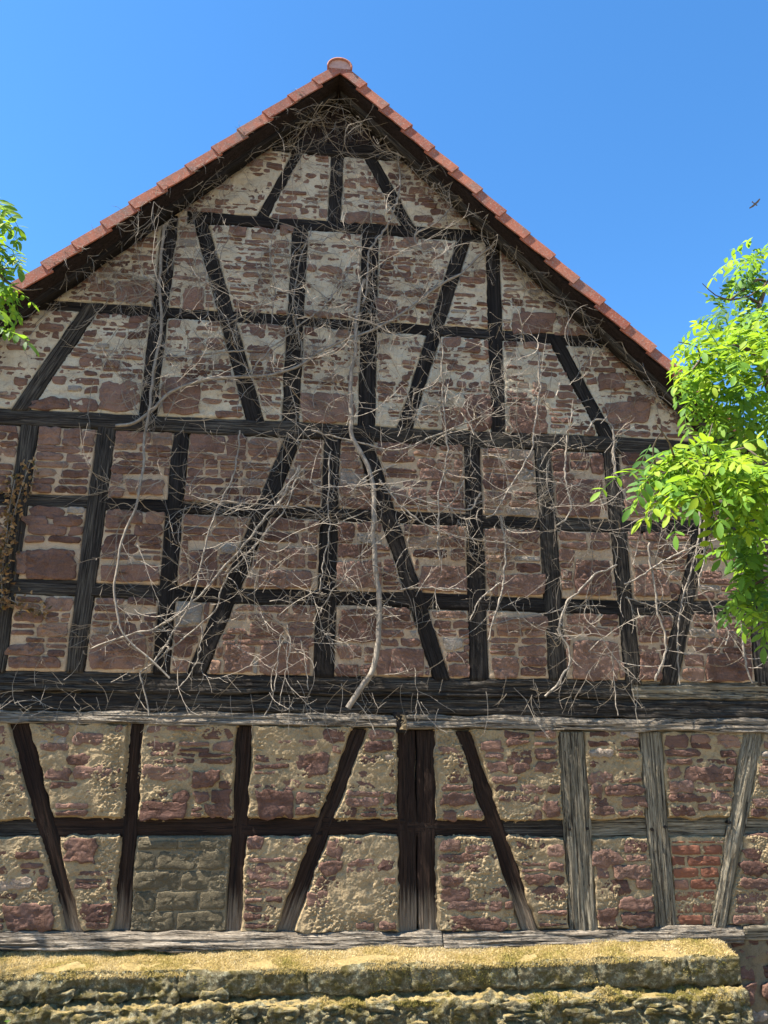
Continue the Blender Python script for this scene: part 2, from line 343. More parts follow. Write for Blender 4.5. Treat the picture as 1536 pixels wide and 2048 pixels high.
for a_, b_ in PEGS:
    x_, z_ = W(a_, b_); t_ = np.arange(10)*math.pi/5; Vq = np.concatenate([np.stack([x_+.011*np.cos(t_), np.full(10, -.045), z_+.011*np.sin(t_)], 1), np.stack([x_+.011*np.cos(t_), np.full(10, .03), z_+.011*np.sin(t_)], 1)])
    obj('peg', Vq, [np.arange(10)[None, ::-1], np.array([(q, (q+1) % 10, 10+(q+1) % 10, 10+q) for q in range(10)])], M_WDARK, barn, False)
rails([(-330, 1660), (170, 1654), (560, 1653), (1065, 1659), (1385, 1653), (1760, 1655)],
      [-330, 96, 258, 480, 645, 815, 990, 1153, 1314, 1470, 1620], 38, [M_WGREYD, M_WBROWN, M_WBROWN, M_WBROWN, M_WBROWN, M_WBROWN, M_WGREYD, M_WGREY, M_WGREY, M_WGREY], out=-.008)
hbar(-330, 1879, 38, 882, 1880, 36, 'sill_beam', M_WSILV, out=.07, rnd=.025, rough=1.9, crown=.012, lean=.026, fine=True); hbar(884, 1879, 35, 1480, 1865, 32, 'sill_beam', M_WSILV, out=.066, rnd=.025, rough=2.0, crown=.012, lean=.026, fine=True)
hbar(1481, 1865, 30, 1760, 1858, 30, 'sill_beam', M_WGREY, out=.05, rnd=.025, rough=1.6)

# ------------------------------------------------------------------ the barn: infill panels and stones
H = .0125
gx0, gz0 = XL, .30
NX = int((XR-XL)/H); NZ = int((SOFF+.02-gz0)/H)
CX = gx0+(np.arange(NX)+.5)*H; CZ = gz0+(np.arange(NZ)+.5)*H
GX, GZ = np.meshgrid(CX, CZ, indexing='ij')
def inquad(X, Z, q, grow=0.0):
    q = np.array(q); c = q.mean(0); ins = np.ones(X.shape, bool); ar = 0
    for i in range(4): ar += q[i][0]*q[(i+1) % 4][1]-q[(i+1) % 4][0]*q[i][1]
    sg = 1 if ar > 0 else -1
    for i in range(4):
        a = q[i]; b = q[(i+1) % 4]; d = b-a; L = np.hypot(*d)+1e-9
        ins &= sg*(d[0]*(Z-a[1])-d[1]*(X-a[0]))/L > -grow
    return ins
TM = np.zeros((NX, NZ), bool)
for q in QUADS: TM |= inquad(GX, GZ, q, .004)
apex_z = W(680, 300)[1]
SILLZ = np.interp(CX, [W(0, 1880)[0], W(1475, 1866)[0]], [W(0, 1880)[1], W(1475, 1866)[1]])
FREE = (~TM) & (np.abs(GX-RX)+GZ < SOFF+.02) & (GZ < apex_z) & (GZ > SILLZ[:, None])
lab = np.zeros((NX, NZ), int); comps = []
for i in range(NX):
    col = np.nonzero(FREE[i] & (lab[i] == 0))[0]
    for j in col:
        if lab[i, j]: continue
        k = len(comps)+1; st = [(i, j)]; lab[i, j] = k; cells = []
        while st:
            a, b = st.pop(); cells.append((a, b))
            for c, d in ((a+1, b), (a-1, b), (a, b+1), (a, b-1)):
                if 0 <= c < NX and 0 <= d < NZ and FREE[c, d] and not lab[c, d]:
                    lab[c, d] = k; st.append((c, d))
        comps.append(np.array(cells))
def zone(z):
    return 'L' if z < W(768, 1400)[1] else ('M' if z < W(768, 868)[1] else 'U')
def at_comp(px, py):
    x, z = W(px, py); return lab[int((x-gx0)/H), int((z-gz0)/H)]
BLOCKC = at_comp(370, 1760); BRICKC = at_comp(1385, 1745)
def mortar_y(x, z, zn, k):
    # height of the mortar face (negative y is towards the viewer)
    a = {'U': .75, 'M': .3, 'L': .6, 'G': .3}[zn]
    h = a*(.0075*fbm(x, z*1.25, 7, 3, 5, .6) + .0065*fbm(x, z, 24, 3, 21, .6))
    base = {'U': .007, 'M': -.002, 'L': .028, 'G': .012}[zn]
    if zn == 'L':
        h = h + .014*np.clip(fbm(x, z, 3.1, 2, 77)-.05, 0, 1) - .006*np.clip(-fbm(x, z, 2.4, 2, 99), 0, 1)
    if zn in 'LG': h = h + (.0054 if zn == 'L' else .004)*(fbm(x, z*1.3, 52, 1, 121)+.85*fbm(x, z*1.2, 105, 2, 125, .6))*np.clip(.5+1.5*fbm(x, z, 6, 2, 131), .2, 1.25)
    if zn == 'M': h = h + .0035*fbm(x, z, 40, 2, 121, .7)*np.clip(fbm(x, z, 4, 2, 131), 0, 1)
    if zn == 'U': h = h + .003*np.clip(fbm(x, z, 2.6, 2, 41), -.8, 1)
    return -(base+h)
BIG = [(230,563,308,606),(366,577,412,620),(752,600,795,645),(1025,627,1108,668),(1112,632,1176,672),(198,765,275,824),(320,755,398,830),(60,797,140,819),(142,798,196,823),
 (600,788,712,844),(1020,812,1092,868),(930,790,984,862),(880,815,928,862),(1212,806,1298,846),(1190,748,1248,780),(1255,790,1310,812),(560,450,582,470),(640,420,655,440),(690,425,735,447),(545,428,600,442),
 (55,1100,152,1158),(32,1102,53,1150),(204,1130,318,1163),(252,960,332,990),(180,1268,296,1338),(10,1290,92,1312),(14,1314,120,1337),(45,1033,97,1052),(103,1034,167,1052),
 (380,1100,438,1172),(512,1140,625,1176),(560,1098,612,1136),(675,1122,760,1177),(446,1290,508,1347),(515,1287,622,1348),(676,1220,750,1286),(676,1290,728,1318),(752,1297,800,1350),
 (780,1297,852,1352),(838,1132,932,1182),(1110,960,1204,1034),(1140,1282,1240,1360),(1150,1120,1222,1192),(1250,980,1305,1035),(1411,1308,1505,1362),(1280,1308,1322,1362),(1000,1150,1090,1190),(990,1235,1092,1262),(1270,1140,1340,1192),(985,1316,1040,1358),
 (590,1502,662,1555),(385,1542,438,1576),(145,1467,228,1490),(515,1580,590,1634),(285,1602,378,1635),(410,1605,465,1633),(10,1808,110,1860),
 (1205,1568,1285,1590),(1174,1543,1228,1566),(1185,1697,1242,1727),(1222,1730,1296,1755),(1202,1758,1262,1790),(1228,1792,1304,1820),(1236,1823,1304,1853),(1192,1815,1232,1853),(1235,1592,1290,1612),(1180,1612,1228,1628),
 (885,1620,915,1640),(925,1620,960,1638),(960,1480,1000,1500),(1010,1500,1060,1530),(1080,1600,1118,1634),(1090,1690,1128,1716),(895,1800,1000,1820),(890,1832,1010,1858)]
OCC = np.zeros((NX, NZ), bool); stones = []     # (corner polygon, component, proud, tint)
def sproud(zn):
    return {'U': random.gauss(.011, .006), 'M': random.gauss(.0105, .003), 'L': random.gauss(.032, .006)}[zn]
def tint(zn):
    r = random.random()
    if r < .05: return random.uniform(.9, 1)
    return min(.88, max(0, random.gauss(.42 if zn != 'L' else .2, .2)))
for b in BIG:
    p = [W(b[0], b[3]), W(b[2], b[3]), W(b[2], b[1]), W(b[0], b[1])]; c = np.mean(p, 0)
    i, j = int((c[0]-gx0)/H), int((c[1]-gz0)/H)
    k = lab[i, j]
    if not k: continue
    p = [q+np.array([random.uniform(-.02, .02), random.uniform(-.008, .008)]) for q in p]
    stones.append((np.array(p), k, sproud(zone(c[1]))+.008, min(.6, tint(zone(c[1]))))); OCC |= inquad(GX, GZ, p, .008)
def runs(m):
    d = np.diff(np.concatenate([[0], m.astype(int), [0]])); return list(zip(np.nonzero(d == 1)[0], np.nonzero(d == -1)[0]))
SPEC = {'U': ((.038, .085), (.09, .26), (.008, .022)), 'M': ((.048, .115), (.11, .33), (.006, .018)), 'L': ((.055, .115), (.13, .32), (.012, .03))}
for k, cells in enumerate(comps, 1):
    if len(cells) < 40: continue
    j0, j1 = cells[:,1].min(), cells[:,1].max()+1; cm = (lab == k)
    if k in (BLOCKC, BRICKC): continue
    fre = cm & ~OCC; z = gz0+j0*H+.004
    while z < gz0+j1*H-.02:
        zn = zone(z); hs, ws, gs = SPEC[zn]
        h = random.uniform(*hs)
        if z > gz0+j1*H-.02-h*1.6: h = gz0+j1*H-z
        ja = max(j0, int((z-gz0)/H)); jb = min(j1, max(ja+2, int((z+h-gz0)/H)))
        if jb-ja < 2: break
        frac = fre[:, ja:jb].mean(1); ok = frac > .62
        for (a, b) in runs(ok):
            x = gx0+a*H; xe = gx0+b*H
            if xe-x < .03: continue
            tot = xe-x
            while x < xe-.025:
                w_ = random.uniform(*ws)*(1.25 if random.random() < .2 else 1)
                if x+w_ > xe-.05: w_ = xe-x
                gp = random.uniform(*gs)
                skip = .05 if zn == 'U' else (.03 if zn == 'M' else .10)
                # occasionally two thin stones share the course
                parts = [(z+gp*.4, z+h-gp*.4)]
                if h > .075 and random.random() < .35: zs = z+h*random.uniform(.4, .6); parts = [(z+gp*.4, zs-gp*.3), (zs+gp*.3, z+h-gp*.4)]
                for (za, zb) in parts:
                    if random.random() < skip or zb-za < .016: continue
                    xa, xb = x+gp*.5, x+w_-gp*.5
                    if xb-xa < .022: continue
                    # follow slanting timbers: trim the end stones to the free cells of their own rows
                    def span(zq):
                        jq = min(NZ-1, max(0, int((zq-gz0)/H))); rr = [r for r in runs(cm[:, jq]) if gx0+r[0]*H < (xa+xb)/2 < gx0+r[1]*H]
                        if not rr: return xa, xb
                        return max(xa, gx0+rr[0][0]*H-.006), min(xb, gx0+rr[0][1]*H+.006)
                    l0, r0 = span(za); l1, r1 = span(zb)
                    if r0-l0 < .02 and r1-l1 < .02: continue
                    tl = h*.12
                    p = np.array([(l0, za+random.uniform(-tl, tl)), (max(r0, l0+.015), za+random.uniform(-tl, tl)), (max(r1, l1+.015), zb+random.uniform(-tl, tl)), (l1, zb+random.uniform(-tl, tl))])
                    stones.append((p, k, sproud(zn)+(.004 if zn == 'L' and x > .4 else 0), tint(zn)))
                x += w_
        z += h
PT = .18
def stoneVF(p, proud, seed, wob=1.0, rough=1.0, corner=.22, step=.026):
    c = p.mean(0); w_ = np.ptp(p[:,0]); h_ = np.ptp(p[:,1]); mn = max(.02, min(w_, h_)); out = []
    for i in range(4):
        a = p[i]; b = p[(i+1) % 4]; n = int(np.clip(np.linalg.norm(b-a)/step, 2, 9 if step > .02 else 26))
        for q in range(n): out.append(a+(b-a)*q/n)
    out = np.array(out); n = len(out)
    for q in p:                                   # knock the corners off
        d = np.linalg.norm(out-q, axis=1); r = mn*(.35+.4*random.random()); f = np.clip(1-d/r, 0, 1)*corner*random.uniform(.3, 1.3)
        out = out+(c-out)*f[:, None]*min(1, mn*2.2/np.hypot(w_, h_)*2)
    ang = np.arange(n); amp = min(.016, .15*mn)*wob
    out = out+np.stack([amp*fbm(out[:,0]+seed, out[:,1], 22, 2, seed % 97), amp*fbm(out[:,0], out[:,1]+seed, 22, 2, seed % 89+3)], 1)
    tx, tz = random.gauss(.0, .02), random.gauss(.01, .05)
    def face(pt):
        x, z = pt[:,0], pt[:,1]
        y = -proud-tx*(x-c[0])-tz*(z-c[1])*.6-rough*.0045*fbm(x, z*2.2, 11, 3, 300+seed % 50, .6)
        pm = np.clip((fbm(x, z, 5.5, 3, 333, .6)-PT)*3, .07, 1)
        return y-rough*pm*(.0085*fbm(x, z*1.3, 34, 2, 340, .6)+.0042*fbm(x, z, 80, 1, 350, .6))
    rings = [(0, .045), (0, .004), (min(.007, mn*.12), .0012)]
    nr = max(2, int(mn*.46/(.011 if step < .02 else .03)))
    rings += [(min(.007, mn*.12)+(mn*.47-min(.007, mn*.12))*(q+1)/nr, 0) for q in range(nr)]
    V = []; 
    for ins, dy in rings:
        s = np.array([max(.05, 1-2*ins/max(w_, .02)), max(.05, 1-2*ins/max(h_, .02))]); pt = c+(out-c)*s
        y = face(pt)+dy if dy < .03 else np.full(n, dy)
        V.append(np.stack([pt[:,0], y, pt[:,1]], 1))
    V = np.concatenate(V); m = len(rings)
    a, b = np.meshgrid(np.arange(m-1), np.arange(n), indexing='ij'); a = a.ravel(); b = b.ravel()
    F = np.stack([a*n+b, a*n+(b+1) % n, (a+1)*n+(b+1) % n, (a+1)*n+b], 1)
    V = np.concatenate([V, [[c[0], face(c[None])[0], c[1]]]]); b = np.arange(n)
    T = np.stack([(m-1)*n+b, (m-1)*n+(b+1) % n, np.full(n, len(V)-1)], 1)
    return V, F, T
class Join:
    def __init__(s): s.V = []; s.F = {3: [], 4: []}; s.t = []; s.n = 0
    def add(s, V, F, T=None, tint=0.):
        s.V.append(V); 
        for f in (F, T):
            if f is not None and len(f): s.F[f.shape[1]].append(f+s.n)
        s.t.append(np.full(len(V), tint) if np.isscalar(tint) else tint); s.n += len(V)
    def obj(s, name, mat, parent=None, smooth=True, kind=None, org=None):
        if not s.n: return None
        return obj(name, np.concatenate(s.V), [np.concatenate(f) for f in s.F.values() if f], mat, parent, smooth, {'tint': np.concatenate(s.t)}, org, kind)
# mortar panels
def qdist(x, z):                      # signed distance to the nearest timber edge (negative inside)
    best = np.full(len(x), 1.0)
    for q in QUADS:
        q = np.array(q); lo = q.min(0)-.06; hi = q.max(0)+.06
        m = (x > lo[0]) & (x < hi[0]) & (z > lo[1]) & (z < hi[1])
        if not m.any(): continue
        ar = sum(q[i][0]*q[(i+1) % 4][1]-q[(i+1) % 4][0]*q[i][1] for i in range(4)); sg = 1 if ar > 0 else -1; d = np.full(m.sum(), -9.)
        for i in range(4):
            a = q[i]; e = q[(i+1) % 4]-a; d = np.maximum(d, -sg*(e[0]*(z[m]-a[1])-e[1]*(x[m]-a[0]))/(np.hypot(*e)+1e-9))
        best[m] = np.minimum(best[m], d)
    return best
panels = {}
for k, cells in enumerate(comps, 1):
    if len(cells) < 12: continue
    zc = gz0+cells[:,1].mean()*H; zn = zone(zc)
    if k in (BLOCKC, BRICKC): zn = 'G'
    m = np.zeros((NX+4, NZ+4), bool); m[cells[:,0]+2, cells[:,1]+2] = True; h_ = H
    for _ in range(2): m = m | np.roll(m, 1, 0) | np.roll(m, -1, 0) | np.roll(m, 1, 1) | np.roll(m, -1, 1)
    kf = (3 if gx0+cells[:,0].mean()*H > -2.3 else 1) if zn in 'LG' else 1
    if kf > 1: m = np.kron(m, np.ones((kf, kf), bool)); h_ = H/kf
    ii, jj = np.nonzero(m); o2 = 2*kf; ii = ii-o2; jj = jj-o2
    key = {}; nodes = np.concatenate([np.stack([ii+a, jj+b], 1) for a, b in ((0,0),(1,0),(1,1),(0,1))])
    un, inv = np.unique(nodes[:,0]*100000+nodes[:,1]+500, return_inverse=True)
    ui = un//100000; uj = un % 100000-500; n = len(ii)
    x = gx0+ui*h_+.24*h_*vn(ui*.7, uj*.7, 3); z = gz0+uj*h_+.24*h_*vn(ui*.7, uj*.7, 4)
    y = mortar_y(x, z, zn, k)
    sd = qdist(x, z); y = y + .05*np.clip((.004+.010*fbm(x, z, 9, 3, 71)*(1.2 if zn == 'L' else .6)-sd)/.016, 0, 1)
    V = np.stack([x, y, z], 1); F = np.stack([inv[:n], inv[n:2*n], inv[2*n:3*n], inv[3*n:]], 1)
    panels[k] = obj('infill_panel', V, F, M_MORT['L' if k == BRICKC else zn], barn)
# stones: the 300 largest are pieces of their own, the rest one joined part
stones = [s for s in stones if s[1] in panels]
order = sorted(range(len(stones)), key=lambda i: -np.ptp(stones[i][0][:,0])*np.ptp(stones[i][0][:,1]))
big = set(order[:300]); J = Join()
for i, (p, k, pr, t) in enumerate(stones):
    zn = zone(p[:,1].mean()); V, F, T = stoneVF(p, pr, i*7+3, 1.0 if zn != 'M' else .55, 1.0 if zn != 'L' else .6, .16 if min(np.ptp(p[:,0]), np.ptp(p[:,1])) < .11 else .07, .026 if zn == 'U' else .0125)
    if i in big: obj('stone', V, [F, T], M_STONE, panels[k], True, {'tint': np.full(len(V), t)})
    else: J.add(V, F, T, t)
J.obj('small_stones', M_STONE, barn, kind='stuff')
# grey block infill and brick infill
def rows(k, courses, hpx, mat, name, wmm, off, seed, proud, corner, wob, tints):
    cells = comps[k-1]; cm = (lab == k); z = gz0+cells[:,1].min()*H+.008; r = 0; ztop = gz0+cells[:,1].max()*H
    while z < ztop-.02:
        h = min(hpx, ztop-z); j = min(NZ-1, int((z+h/2-gz0)/H))
        for a, b in runs(cm[:, j]):
            x = gx0+a*H+.006; xe = gx0+b*H-.004; first = True
            while x < xe-.03:
                w_ = wmm*random.uniform(.9, 1.08)*(.55 if (first and r % 2) else 1); first = False
                if x+w_ > xe-.05: w_ = xe-x
                gpx = off
                p = np.array([(x, z), (x+w_-gpx, z+random.uniform(-.002, .002)), (x+w_-gpx, z+h-gpx), (x, z+h-gpx+random.uniform(-.002, .002))])
                V, F, T = stoneVF(p, proud+random.gauss(0, .003), seed+r*31+int(x*100), wob, .8, corner, .02)
                obj(name, V, [F, T], mat, panels[k], True, {'tint': np.full(len(V), random.uniform(*tints))}); x += w_
        z += h; r += 1
rows(BLOCKC, 6, .128, M_BLOCK, 'concrete_block', .30, .012, 900, .017, .06, .45, (0, 1))
rows(BRICKC, 9, .079, M_BRICK, 'brick', .225, .014, 400, .018, .08, .35, (0, 1))
# apex boarding
zb = W(680, 300)[1]; nb = 11; xs = np.linspace(RX-.72, RX+.72, nb+1)
for i in range(nb):
    x0, x1 = xs[i]+.003, xs[i+1]-.003
    t0, t1 = SOFF+.02-abs(x0-RX), SOFF+.02-abs(x1-RX)
    if max(t0, t1) < zb+.02: continue
    y0 = -.012-.006*(i % 2); V = [(x0,y0,zb),(x1,y0,zb),(x1,y0,max(t1, zb+.005)),(x0,y0,max(t0, zb+.005))]; V = np.array(V+[(a, y0+.02, c) for a, b, c in V])
    o_ = np.array([(x0+x1)/2, 0, zb])
    me = mesh('gable_board', (V-o_)[:, [2, 1, 0]]*np.array([1, 1, -1]), [np.array([(0,1,2,3),(7,6,5,4),(0,4,5,1),(1,5,6,2),(2,6,7,3),(3,7,4,0)])], M_WBOARD, False)
    bo = bpy.data.objects.new('gable_board', me); link(bo, barn, Matrix(((0,0,-1,o_[0]),(0,1,0,0),(1,0,0,o_[2]),(0,0,0,1))))
# backing, side walls and foundation behind the face
V = [(XL+.02,.1,-.4),(XR-.02,.1,-.4),(XR-.02,.1,SOFF-(XR-RX)-.05),(RX,.1,SOFF-.06),(XL+.02,.1,SOFF-(RX-XL)-.05)]
V = np.array(V+[(a,8.0,c) for a,b,c in V])
obj('core_wall', V, [np.array([(0,1,2,3,4),(9,8,7,6,5)]), np.array([(0,5,6,1),(1,6,7,2),(2,7,8,3),(3,8,9,4),(4,9,5,0)])], M_MORT['M'], barn, False)

# ------------------------------------------------------------------ the barn: roof
OV = .33; LEN = 4.02                       # verge overhang; horizontal run of each slope
Y1 = 8.3; V = []; F = []
for s in (-1, 1):
    b = len(V)
    prof = [(0, PK-.035), (LEN, PK-.035-LEN), (LEN, PK-.15-LEN), (0, PK-.15)]
    for yy in (-OV+.015, Y1):
        for d, z in prof: V.append((RX+s*d, yy, z))
    F += [(b,b+1,b+2,b+3),(b+7,b+6,b+5,b+4),(b,b+4,b+5,b+1),(b+1,b+5,b+6,b+2),(b+2,b+6,b+7,b+3)]
roof = obj('roof', np.array(V)+np.array([0, .02, 0]), np.array(F), M_WBOARD, barn, False)
# soffit battens and verge rafter
for s in (-1, 1):
    a = np.array([RX+s*.02, SOFF-.005-.02]); b = np.array([RX+s*(LEN-.05), SOFF-.005-(LEN-.05)]); nrm = np.array([0, -.075])
    QT = timber('verge_rafter', a+nrm, a, b+nrm, b, M_WGREYD if s > 0 else M_WDARK, out=.16, depth=-.06, rnd=.006, mask=False)
    n = 19; st = LEN*math.sqrt(2)/n; ux = np.array([s, -1])/math.sqrt(2); up = np.array([s, 1])/math.sqrt(2)
    for i in range(n):
        p0 = np.array([RX, PK])+ux*(st*i+.03); Lt = st*1.10; lift0, lift1 = -.010, .006
        Vt = []; rnd_ = random.uniform(-.007, .007)
        r2_ = random.uniform(-.005, .005)
        for d, lf, yo in ((0, lift0+r2_, .010), (Lt*.5, (lift0+lift1)/2+.001, .004), (Lt, lift1, -.004)):
            q = p0+ux*d+up*(lf+rnd_)
            hgt = .104+random.uniform(-.006, .006)
            for (yy, dz) in ((.25, .018), (.25, 0), (-.004, 0), (-.018, .010), (-.018, hgt), (-.002, hgt), (-.002, .02)):
                r = q-up*dz; Vt.append((r[0], -OV+yy+yo, r[1]))
        Vt = np.array(Vt); Ft = gridF(3, 7, wrapv=True)
        if s > 0: Ft = Ft[:, ::-1]
        caps = np.array([[0,1,2,3,4,5,6],[20,19,18,17,16,15,14]])
        obj('verge_tile', Vt, [Ft, caps], M_TILE, roof, False, {'tint': np.full(len(Vt), random.random()**1.3*(.7 if s < 0 else 1))})
# ridge tiles
ny = 22
for i in range(ny):
    y0 = -OV-.03+i*.38; a = np.linspace(math.radians(-8), math.radians(188), 15); Vt = []
    for yy, r in ((y0, .118), (y0+.40, .104)):
        for rr in (r, r-.016):
            for t in a: Vt.append((RX+math.cos(t)*rr, yy, PK-.098+math.sin(t)*rr*.88))
    m = 15; Vt = np.array(Vt); Ft = []
    for q in range(m-1):
        Ft += [(q, q+1, 2*m+q+1, 2*m+q), (m+q+1, m+q, 3*m+q, 3*m+q+1), (q+1, q, m+q, m+q+1), (2*m+q, 2*m+q+1, 3*m+q+1, 3*m+q)]
    Ft += [(0, 2*m, 3*m, m), (m-1, 2*m-1, 4*m-1, 3*m-1)]
    rt_ = obj('ridge_tile', Vt, np.array(Ft), M_TILE, roof, True, {'tint': np.full(len(Vt), .4)})
a = np.linspace(math.radians(-6), math.radians(186), 15)
Vd = [(RX+math.cos(t)*.104, -OV-.012, PK-.098+math.sin(t)*.09) for t in a]; Vd += [(x, -OV+.1, z) for x, y, z in Vd]; m = 15
obj('ridge_end_disc', np.array(Vd), [np.array([list(range(m))[::-1]]), np.array([(q, q+1, m+q+1, m+q) for q in range(m-1)]+[(m-1, 0, m, 2*m-1)])], M_DISC, roof, False)

# ------------------------------------------------------------------ foundation stones at the right, below the sill
fnd = empty('foundation_wall', (3.35, .02, -.32)); tag(fnd, 'rough stone foundation beside the end of the mossy ledge', 'wall')
x0, x1, z0, z1 = 2.95, XR+.05, -.33, W(1500, 1872)[1]
gxs = np.arange(x0, x1, .014); gzs = np.arange(z0, z1, .014); XX, ZZ = np.meshgrid(gxs, gzs, indexing='ij')
yy = -.01-.018*fbm(XX, ZZ, 6, 4, 8)
obj('mortar_bed', np.stack([XX.ravel(), yy.ravel(), ZZ.ravel()], 1), gridF(*XX.shape), M_MORT['G'], fnd)
z = z0+.01
while z < z1-.03:
    h = random.uniform(.07, .15); h = min(h, z1-z); x = x0
    while x < x1-.04:
        w_ = random.uniform(.12, .3); p = np.array([(x, z), (x+w_-.02, z), (x+w_-.02, z+h-.018), (x, z+h-.018)])
        Vs, Fs, Ts = stoneVF(p, random.gauss(.028, .012), int(x*331+z*77), 1.3, 2.2); obj('stone', Vs, [Fs, Ts], M_STONE, fnd, True, {'tint': np.full(len(Vs), tint('L'))}); x += w_
    z += h

# ------------------------------------------------------------------ mossy plinth ledge in front of the sill
pl = empty('mossy_ledge_wall', (-.2, -.2, -.32)); tag(pl, 'low stone ledge wall capped with golden moss along the barn foot', 'wall')
XE = W(1476, 1900, -.3)[0]; X0 = -3.6
prof = np.array([(.03, -1.345), (-.08, -1.368), (-.20, -1.392), (-.302, -1.412), (-.318, -1.428), (-.318, -1.50), (-.312, -1.555), (-.275, -1.572), (-.265, -1.583), (-.33, -1.588), (-.378, -1.598), (-.385, -1.62), (-.39, -1.70), (-.40, -1.78), (-.41, -2.09)])
prof[:,1] += E
seg = np.concatenate([[0], np.cumsum(np.linalg.norm(np.diff(prof, axis=0), axis=1))]); ns = 150
ss = np.linspace(0, seg[-1], ns); py = np.interp(ss, seg, prof[:,0]); pz = np.interp(ss, seg, prof[:,1])
xs = np.arange(X0, XE, .0098); XX, SS = np.meshgrid(xs, ss, indexing='ij'); PY = np.interp(SS, seg, prof[:,0]); PZ = np.interp(SS, seg, prof[:,1])
ny_ = np.gradient(pz, ss); nz_ = -np.gradient(py, ss); N1 = np.interp(SS, ss, ny_); N2 = np.interp(SS, ss, nz_)
top = SS < seg[3]
leftw = np.clip((-0.2-XX)/1.2, 0, 1); lower = np.clip((SS-seg[5])/(seg[7]-seg[5]), 0, 1)
flat = np.where((SS < seg[6]) & (XX > -.6), .45, 1.0); disp = flat*(.010*fbm(XX, SS, 9, 4, 12, .6) + .008*fbm(XX, SS, 28, 3, 18, .65)) + .022*lower*fbm(XX, SS*1.6, 6, 4, 14, .65) + .035*leftw*np.clip((SS-seg[4])/.05, 0, 1)*fbm(XX, SS*2, 6, 3, 15)
JX = np.array([-3.0, -2.35, -1.5, -.72, .1, .78, 1.5, 2.05, 2.7]); jd = np.min(np.abs(XX[..., None]+.012*fbm(SS, SS*0, 20, 2, 9)[..., None]-JX), axis=-1)
disp = disp-.022*np.clip(1-jd/.012, 0, 1)*(SS > seg[3])*(SS < seg[7])
disp = np.where(top, .008*fbm(XX, SS, 12, 3, 13)+.012*fbm(XX, SS, 2.2, 2, 23), disp)
PZ = PZ + .014*fbm(XX, 0*XX, 1.3, 2, 31)*np.clip(1-SS/seg[9], .2, 1) + np.interp(XX, [-2, 0, 3], [-.012, 0, .03])*(SS < seg[6])
PLY, PLZ = PY-disp*np.abs(N1)*1.0, PZ+disp*np.abs(N2)
Vp = np.stack([XX.ravel(), PLY.ravel(), PLZ.ravel()], 1); Fp = gridF(*XX.shape)
nb0 = len(Vp); endc = np.concatenate([np.arange(ns)+(len(xs)-1)*ns])
backv = np.stack([np.full(ns, XE), np.full(ns, .03), PLZ[-1]], 1); Vp = np.concatenate([Vp, backv])
Fe = np.stack([endc[:-1], nb0+np.arange(ns-1), nb0+np.arange(1, ns), endc[1:]], 1)
obj('ledge_body', Vp, [Fp, Fe], M_MOSSW, pl)
# rubble stones bedded in the lower courses
def plinth_pt(x, s):
    i = int(np.clip((x-X0)/.0098, 0, len(xs)-1)); k = int(np.clip(s/seg[-1]*(ns-1), 0, ns-1)); return PLY[i, k], PLZ[i, k], (ny_[k], nz_[k])
def rubble(x, z, w_, h, y, mat, t=0.3):
    p = np.array([(x, z), (x+w_, z+random.uniform(-.01, .01)), (x+w_*random.uniform(.9, 1), z+h), (x+w_*random.uniform(0, .12), z+h*random.uniform(.85, 1.05))])
    Vs, Fs, Ts = stoneVF(p, 0, int(abs(x)*977)+int(z*500), 1.4, 3.0, .25, .03); Vs[:,1] = np.where(Vs[:,1] > .03, .1, Vs[:,1]*1.6)+y
    obj('rubble_stone', Vs, [Fs, Ts], mat, pl, True, {'tint': np.full(len(Vs), t)})
x = X0+.05
while x < XE-.35:
    w_ = random.uniform(.16, .42)
    if x < -.6:
        z = E-1.46-random.uniform(.02, .05)
        for r in range(4):
            h = random.uniform(.045, .09); z -= h+.012
            if random.random() < .75: rubble(x+random.uniform(0, .05), z, w_*random.uniform(.5, .95), h, -.318-.03*r*random.random()-random.uniform(0, .02), M_MOSSW)
    else:
        z = E-1.60
        for r in range(4):
            h = random.uniform(.035, .075); z -= h+.006
            if random.random() < .85: rubble(x+random.uniform(-.04, .05), z, w_*random.uniform(.55, .95), h, -.385-random.uniform(0, .035), M_MOSSW)
    x += w_
# moss: cushions of short shoots
def moss_patch(nm, n, xr, sr, hgt, filt, tr):
    x = RS.uniform(xr[0], xr[1], n); s = RS.uniform(sr[0], sr[1], n)
    keep = filt(x, s); x = x[keep]; s = s[keep]; n = len(x)
    i = np.clip(((x-X0)/.0098), 0, len(xs)-2); k = np.clip(s/seg[-1]*(ns-1), 0, ns-2); i0 = i.astype(int); k0 = k.astype(int); fk = k-k0
    y = PLY[i0, k0]*(1-fk)+PLY[i0, k0+1]*fk; z = PLZ[i0, k0]*(1-fk)+PLZ[i0, k0+1]*fk
    a = RS.uniform(0, 6.28, n); r = RS.uniform(.0025, .006, n); h = hgt*RS.uniform(.5, 1.3, n)
    lx = RS.normal(0, .5, n)*h; ly = RS.normal(-.25, .5, n)*h
    P = np.stack([x, y, z-.003], 1)
    A = P+np.stack([np.cos(a)*r, np.sin(a)*r, 0*a], 1); B = P-np.stack([np.cos(a)*r, np.sin(a)*r, 0*a], 1); C = P+np.stack([lx, ly, h], 1)
    V = np.stack([A, B, C], 1).reshape(-1, 3); F = np.arange(3*n).reshape(-1, 3)
    t = np.clip(tr+.45*fbm(x, s, 3.5, 3, 55)+RS.normal(0, .14, n), 0, 1)
    obj(nm, V, F, M_MOSS, pl, False, {'tint': np.repeat(t, 3)}, kind='stuff')
moss_patch('moss', 90000, (X0, XE-.005), (.02, seg[4]+.015), .014, lambda x, s: (fbm(x, s*1.5, 5, 3, 61) > -.5-.5*(s < seg[2])), .80)
